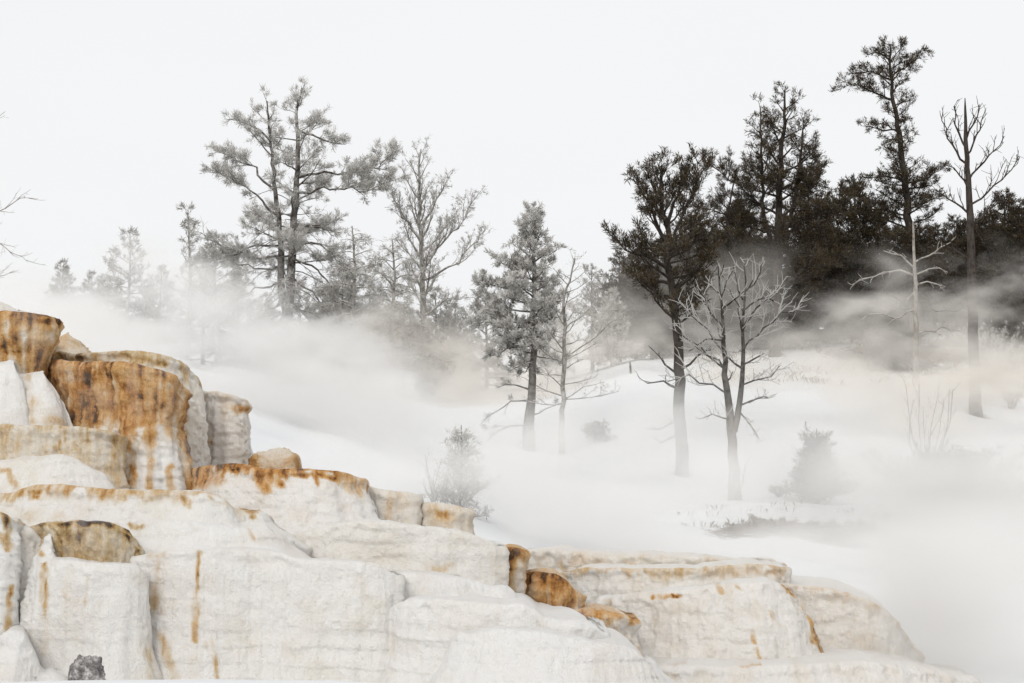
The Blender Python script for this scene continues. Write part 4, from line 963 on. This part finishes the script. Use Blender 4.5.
for px, Y, top, rz, lbl, src, wd in (
    (62, 82, 256, 1.1, 'small frosted tree farthest left in the steam', PF1, 1.1),
    (92, 84, 268, 2.3, 'short frosted tree second from the left in the steam', PF1, 1.2),
    (216, 78, 228, 3.0, 'frosted tree touching the left boughs of the two stemmed pine', PF2, 1.1),
    (238, 82, 262, 4.1, 'short frosted tree behind the left boughs of the two stemmed pine', PF1, 1.2),
    (322, 80, 290, 5.2, 'short hazy tree under the right boughs of the two stemmed pine', PF1, 1.2),
    (368, 81, 290, 0.6, 'short hazy tree behind the white frosted drooping tree', PF1, 1.3),
    (455, 82, 292, 1.5, 'short hazy conifer between the slim upswept tree and the dense fir', PF1, 1.1),
    (486, 84, 276, 2.5, 'hazy conifer behind the left side of the dense fir', PF1, 1.0),
    (548, 84, 282, 3.5, 'hazy conifer between the dense fir and the thin frosted tree', PF1, 1.1),
    (592, 84, 262, 4.5, 'hazy frosted conifer right of the thin frosted tree', PF2, 1.0),
    (612, 82, 285, 5.5, 'short hazy conifer left of the pale juniper stem', PF1, 1.2),
    (108, 81, 272, 3.4, 'low pale frosted tree just left of the spreading topped one', PF1, 1.4),
    (146, 83, 276, 0.3, 'low pale frosted tree just right of the spreading topped one', PF1, 1.4),
    (204, 83, 270, 5.1, 'pale frosted tree just right of the thin spire', PF1, 1.4),
    (300, 84, 276, 2.8, 'pale hazy tree just right of the two dark stems of the big pine', PF1, 1.4),
    (343, 82, 262, 4.4, 'pale hazy tree left of the frosted weeping tree', PF1, 1.3),
    (436, 83, 282, 1.9, 'pale hazy tree just right of the slim upswept tree', PF1, 1.3),
    (404, 84, 300, 2.0, 'low hazy conifer behind the stem of the slim upswept tree', PF1, 1.3),
    (265, 84, 290, 0.9, 'low hazy conifer behind the stems of the big pine', PF1, 1.3),
):
    copy_tree(src, px, Y, top, rz, lbl, wide=wd, group=G_HAZE)

# 15. shrubs, saplings and brush
def shrub(seed, name, label, cat, px, py, top, Y, wpx, n, bark, needles, frost, leaf=1.0, cone=False, group=None, el=(20, 80), nl=0.09, d2=9):
    t = Tree(seed)
    b = at(px, py, Y); g = gz(b[0], b[1]); h = at(px, top, Y)[2] - g; w = wpx * mpp(Y) / 2
    sp = dict(d2=d2, d3=8, r2=0.4, leaf=leaf, inner=0.2, frost=frost, nl=nl, nw=0.011, blades=7, l3=0.13, rmin=0.004, max2=0.5)
    for i in range(n):
        az = i * 2.4 + t.u(-0.4, 0.4)
        v = (i + 0.5) / n
        if cone:
            z0 = h * 0.8 * v; L = max(0.2, w * (1 - v * 0.85) * t.u(0.8, 1.2)); e = R(t.u(10, 40))
        else:
            z0 = 0.02; e = R(el[0] + (el[1] - el[0]) * v); L = t.u(0.75, 1.1) * (h / max(math.sin(e), 0.3) if math.sin(e) * w > h * math.cos(e) else w / max(math.cos(e), 0.05)); L = min(L, math.hypot(h, w))
        d = np.array([math.cos(az) * math.cos(e), math.sin(az) * math.cos(e), math.sin(e)])
        q = wander(t, np.array([b[0] + t.u(-1, 1) * w * 0.12, b[1] + t.u(-1, 1) * w * 0.12, g + z0]), d, L, 6, 0.3, 0.12)
        t.br.append((q, taper(0.02, 0.006, 7), 2))
        sub(t, q, L, sp, r_par=0.014)
    C = np.array([[b[0] + t.u(-.02, .02), b[1], z] for z in np.linspace(g - 0.15, g + h * (0.95 if cone else 0.3), 7)])
    t.br.append((C, taper(0.035, 0.01, 7), 1))
    return finish(t, name, label, cat, bark, needles, sp, np.array([b[0], b[1], g]), group)

shrub(51, 'shrub', 'frosted grey green shrub growing just behind the long rust lipped ledge', 'shrub', 461, 512, 420, 41, 64, 50, B_FROST, N_FROST, (0.72, 0.4, 0.2), cone=True, nl=0.13)
shrub(52, 'shrub', 'bare leafless twig bush left of the frosted shrub', 'shrub', 433, 512, 456, 40.5, 26, 7, B_PALE, None, (0.6, 0, 0), leaf=0, el=(55, 88), d2=5)
shrub(53, 'shrub', 'hazy cone shaped bush in the snow right of the forked dead tree', 'shrub', 818, 507, 424, 53, 70, 90, B_DARK, N_MID, (0.25, 0.2, 0.1), cone=True, nl=0.15)
shrub(54, 'shrub', 'small hazy bush in the snow between the thin frosted tree and the juniper', 'shrub', 596, 462, 428, 62, 34, 30, B_PALE, N_MID, (0.5, 0.3, 0.1), cone=True, nl=0.12)
shrub(55, 'shrub', 'low brush heap half lost in steam at the right', 'shrub', 946, 512, 462, 56, 150, 60, B_DARK, N_MID, (0.2, 0.2, 0.1), el=(8, 60), leaf=0.5, nl=0.12)
shrub(56, 'shrub', 'tall thin leafless stems rising from the right brush heap', 'shrub', 928, 505, 388, 57, 60, 12, B_PALE, None, (0, 0, 0), leaf=0, el=(62, 88), d2=2)
shrub(57, 'shrub', 'small dark stubble bush right of the foot of the forked dead tree', 'shrub', 778, 511, 496, 54, 28, 16, B_DARK, N_MID, (0.2, 0.2, 0.1), el=(15, 70), nl=0.08)
shrub(58, 'shrub', 'frosted leafless bush on the hillside under the bare snag', 'shrub', 990, 400, 330, 76, 60, 26, B_PALE, N_FROST, (0.7, 0.2, 0.2), el=(35, 85), leaf=0.3)
shrub(59, 'shrub', 'dead twig bush on the snow crest right of the thick bare snag', 'shrub', 1012, 424, 350, 70, 50, 18, B_FROST, N_FROST, (0.6, 0.2, 0.2), el=(40, 85), leaf=0.2)
shrub(60, 'shrub', 'dark low bush left of the stem of the pale dead tree', 'shrub', 890, 380, 338, 76, 60, 30, B_DARK, N_MID, (0.1, 0.2, 0.1), el=(15, 75), nl=0.14)
t = Tree(61); Y = 70
C, rad = stem(t, [(631, 412), (632, 388), (630, 362)], Y, 0.06, 0.035, 0.01); rad[:] = rad
finish(t, 'tree_stump', 'short broken pale stump on the snow crest left of the juniper', 'stump', B_PALE, None, {}, base_of(C))

def dry_grass():
    r = np.random.RandomState(77)
    V = []
    spots = []
    for i in range(90):
        px = r.uniform(690, 1000); x = (px - 512) / F * 49.5
        spots.append((x + r.normal(0, 0.3), float(bank_edge(np.array([x]))[0]) + r.uniform(-0.5, 0.15), r.uniform(0.04, 0.16) * (1 + (r.uniform() < 0.1)), int(r.uniform(3, 12))))
    for i in range(260):
        px = r.uniform(700, 1060); Y = r.uniform(71, 86)
        spots.append(((px - 512) / F * Y, Y, r.uniform(0.1, 0.3), int(r.uniform(4, 12))))
    for x, y, h, n in spots:
        z = gz(x, y)
        for k in range(n):
            bx, by = x + r.normal(0, 0.2), y + r.normal(0, 0.2)
            lean = r.normal(0, 0.35, 2) * h; w = 0.0035
            V += [(bx - w, by, z - 0.03), (bx + w, by, z - 0.03), (bx + lean[0] * 0.5 + w * 0.6, by + lean[1] * 0.5, z + h * 0.6), (bx + lean[0] * 1.3, by + lean[1] * 1.3, z + h * r.uniform(0.8, 1.1))]
    n = len(V) // 4
    m = make_mesh('dry_grass', np.array(V), np.arange(len(V)), np.full(n, 4), smooth=False)
    t = NT('dry_straw')
    mat = t.surf(t.ramp(t.noise(t.n('ShaderNodeTexCoord').outputs['Object'], 3, 3), [(0.35, (0.07, 0.055, 0.04)), (0.65, (0.24, 0.19, 0.13))]), 0.9)
    tag(link('dry_grass', m, mat), 'short dry grass on the spring bank and the open right hillside', 'grass', kind='stuff')
dry_grass()

# ------------------------------------------------------------------ steam
STEAM = 3.0
def steam(label, px, py, Y, rx, ry, rz, dens, scale=0.48, cut=0.35, gain=2.2, seed=0.0, tilt=0.0, col=(0.985, 0.975, 0.958)):
    t = NT('steam')
    tc = t.n('ShaderNodeTexCoord').outputs['Object']
    geo = t.n('ShaderNodeNewGeometry').outputs['Position']
    wn = t.n('ShaderNodeTexNoise'); t.l(t.mapping(geo, (0.2, 0.2, 0.3), (seed * 5.1, seed, seed * 2.7)), wn.inputs['Vector'])
    wn.inputs['Scale'].default_value = 1.0; wn.inputs['Detail'].default_value = 1
    sb = t.n('ShaderNodeVectorMath', operation='SUBTRACT'); t.l(wn.outputs['Color'], sb.inputs[0]); sb.inputs[1].default_value = (0.5, 0.5, 0.5)
    mu = t.n('ShaderNodeVectorMath', operation='SCALE'); t.l(sb.outputs[0], mu.inputs[0]); mu.inputs['Scale'].default_value = 1.9
    ad = t.n('ShaderNodeVectorMath', operation='ADD'); t.l(tc, ad.inputs[0]); t.l(mu.outputs[0], ad.inputs[1])
    edge = t.n('ShaderNodeVectorMath', operation='LENGTH'); t.l(tc, edge.inputs[0])
    rim = t.rng(edge.outputs['Value'], 0.55, 1.0, 1.0, 0.0)
    ln = t.n('ShaderNodeVectorMath', operation='LENGTH'); t.l(ad.outputs[0], ln.inputs[0])
    fall = t.rng(ln.outputs['Value'], 0.0, 1.0, 1.0, 0.0)
    mp = t.mapping(geo, (scale * 0.75, scale, scale * 1.35), (seed * 3.7, seed * 1.3, seed * 2.1), (0, R(-24), 0))
    nz = t.noise(mp, 1.0, 4, 0.64, 0.5)
    a = t.math('ADD', t.math('MULTIPLY', t.math('SUBTRACT', nz, 0.5), gain), t.math('SUBTRACT', fall, cut))
    d = t.math('MULTIPLY', t.math('MULTIPLY', t.math('MAXIMUM', a, 0.0), rim), dens * STEAM * 0.75)
    v = t.n('ShaderNodeVolumePrincipled')
    v.inputs['Color'].default_value = col + (1,)
    v.inputs['Anisotropy'].default_value = 0.15
    t.l(d, v.inputs['Density'])
    t.l(v.outputs[0], t.out.inputs['Volume'])
    nu, nv = 25, 13
    u = np.linspace(0, 2 * np.pi, nu)[:-1]; w = np.linspace(0.001, np.pi - 0.001, nv)
    uu, ww = np.meshgrid(u, w, indexing='ij')
    V = np.stack([np.sin(ww) * np.cos(uu), np.sin(ww) * np.sin(uu), np.cos(ww)], -1) * 1.03
    Vv = V.reshape(-1, 3)
    q = []
    for i in range(nu - 1):
        for j in range(nv - 1):
            i2 = (i + 1) % (nu - 1)
            q += [i * nv + j, i * nv + j + 1, i2 * nv + j + 1, i2 * nv + j]
    top = [i * nv for i in range(nu - 1)]; bot = [i * nv + nv - 1 for i in range(nu - 1)]
    cnt = [4] * (len(q) // 4) + [len(top), len(bot)]
    q = q + top + bot[::-1]
    o = link('steam', make_mesh('steam', Vv, q, cnt), t.m)
    o.location = at(px, py, Y); o.scale = (rx, ry, rz); o.rotation_euler = (0, tilt, 0)
    tag(o, label, 'steam', 'steam drifting off the hot springs', 'stuff')
    return o

steam('thick white steam behind the upper left terraces', 205, 378, 50, 8.5, 9, 2.9, 0.56, seed=1, tilt=R(8))
steam('pale steam veiling the far left frosted trees', 80, 296, 64, 8.5, 6, 3.4, 0.36, seed=2)
steam('steam pooling round the feet of the big frosted pine', 275, 348, 68, 8.5, 5, 2.5, 0.46, seed=3, gain=3.0)
steam('long bank of steam along the snow crest', 470, 366, 72, 15, 6, 3.4, 0.52, seed=4, gain=3.2, scale=0.5, col=(0.98, 0.945, 0.895))
steam('steam rising before the dark centre trees', 640, 330, 71, 12, 4.5, 4.2, 0.075, seed=5, gain=3.4, scale=0.6, col=(0.98, 0.945, 0.895))
steam('low steam over the central snow slope', 510, 478, 41, 8, 8, 2.0, 0.32, seed=6)
steam('steam hiding the foot of the twisted juniper', 630, 440, 55.3, 9, 2.4, 2.5, 0.42, seed=11, gain=2.8)
steam('steam drifting across the foot of the forked dead tree', 800, 485, 49, 7.5, 4, 2.3, 0.09, seed=13, cut=0.25)
steam('thick steam over the hot pool behind the right terraces', 740, 566, 42, 10, 7, 1.8, 0.34, seed=7, cut=0.28)
steam('warm mist along the foot of the dark wood', 850, 338, 74, 10, 3, 2.4, 0.30, seed=17, gain=3.0, scale=0.55, col=(0.98, 0.945, 0.895))
steam('dense steam filling the lower right corner', 1005, 632, 27.5, 3.2, 4.5, 2.6, 0.5, seed=8, cut=0.15, gain=1.4)
steam('grey steam drifting over the right brush heap', 985, 500, 46, 6.5, 6, 2.9, 0.26, seed=9, cut=0.2)
steam('wispy steam climbing before the right hillside trees', 960, 345, 65, 7.5, 4, 4.2, 0.20, seed=10, gain=3.6, scale=0.6, col=(0.98, 0.945, 0.895))
steam('steam round the foot of the thick bare snag', 950, 392, 64, 8.5, 3.5, 2.5, 0.62, seed=12, gain=2.4, scale=0.55, col=(0.98, 0.945, 0.895))

steam('broad low mist lying over the whole snow slope', 620, 455, 52, 15, 9, 3.0, 0.046, seed=15, cut=-0.1, gain=1.3, scale=0.3)
steam('broad low mist over the right brush and bank', 940, 478, 47, 7.5, 6, 2.7, 0.06, seed=16, cut=-0.1, gain=1.5, scale=0.4)

# ------------------------------------------------------------------ light, sky, render settings
wd = bpy.data.worlds.new('World'); S.world = wd; wd.use_nodes = True
nt = wd.node_tree; nt.nodes.clear()
out = nt.nodes.new('ShaderNodeOutputWorld'); bg = nt.nodes.new('ShaderNodeBackground')
sky = nt.nodes.new('ShaderNodeTexSky'); sky.sky_type = 'NISHITA'; sky.sun_disc = False
SUN_EL, SUN_AZ = R(34), R(-160)          # azimuth from +Y towards +X
sky.sun_elevation = SUN_EL; sky.sun_rotation = SUN_AZ
sky.air_density = 1.0; sky.dust_density = 4.0; sky.ozone_density = 1.0
hs = nt.nodes.new('ShaderNodeHueSaturation'); hs.inputs['Saturation'].default_value = 0.12
nt.links.new(sky.outputs[0], hs.inputs['Color'])
tc = nt.nodes.new('ShaderNodeTexCoord')
nz = nt.nodes.new('ShaderNodeTexNoise'); nz.inputs['Scale'].default_value = 2.2; nz.inputs['Detail'].default_value = 4
mp = nt.nodes.new('ShaderNodeMapping'); mp.inputs['Scale'].default_value = (1, 1, 3)
nt.links.new(tc.outputs['Generated'], mp.inputs[0]); nt.links.new(mp.outputs[0], nz.inputs['Vector'])
rp = nt.nodes.new('ShaderNodeValToRGB')
rp.color_ramp.elements[0].position = 0.3; rp.color_ramp.elements[0].color = (8.75, 8.83, 8.95, 1)
rp.color_ramp.elements[1].position = 0.7; rp.color_ramp.elements[1].color = (9.02, 9.08, 9.18, 1)
nt.links.new(nz.outputs['Fac'], rp.inputs[0])
mx = nt.nodes.new('ShaderNodeMix'); mx.data_type = 'RGBA'; mx.inputs[0].default_value = 0.92
nt.links.new(hs.outputs[0], mx.inputs[6]); nt.links.new(rp.outputs[0], mx.inputs[7])
nt.links.new(mx.outputs[2], bg.inputs['Color']); bg.inputs['Strength'].default_value = 0.1
nt.links.new(bg.outputs[0], out.inputs['Surface'])

sd = bpy.data.lights.new('sun', 'SUN'); sd.energy = 1.35; sd.angle = R(22); sd.color = (1, 0.965, 0.92)
so = bpy.data.objects.new('sun', sd); COL.objects.link(so)
dv = Vector((math.sin(SUN_AZ) * math.cos(SUN_EL), math.cos(SUN_AZ) * math.cos(SUN_EL), math.sin(SUN_EL)))
so.rotation_euler = (-dv).to_track_quat('-Z', 'Y').to_euler(); so.location = (0, 0, 40)

S.view_settings.view_transform = 'Standard'
S.view_settings.look = 'None'
S.view_settings.exposure = 0.09
S.view_settings.gamma = 1
cy = S.cycles
cy.max_bounces = 10; cy.diffuse_bounces = 4; cy.glossy_bounces = 2; cy.transmission_bounces = 2
cy.volume_bounces = 3; cy.transparent_max_bounces = 8
cy.volume_step_rate = 1.2; cy.volume_max_steps = 256
cy.use_denoising = True
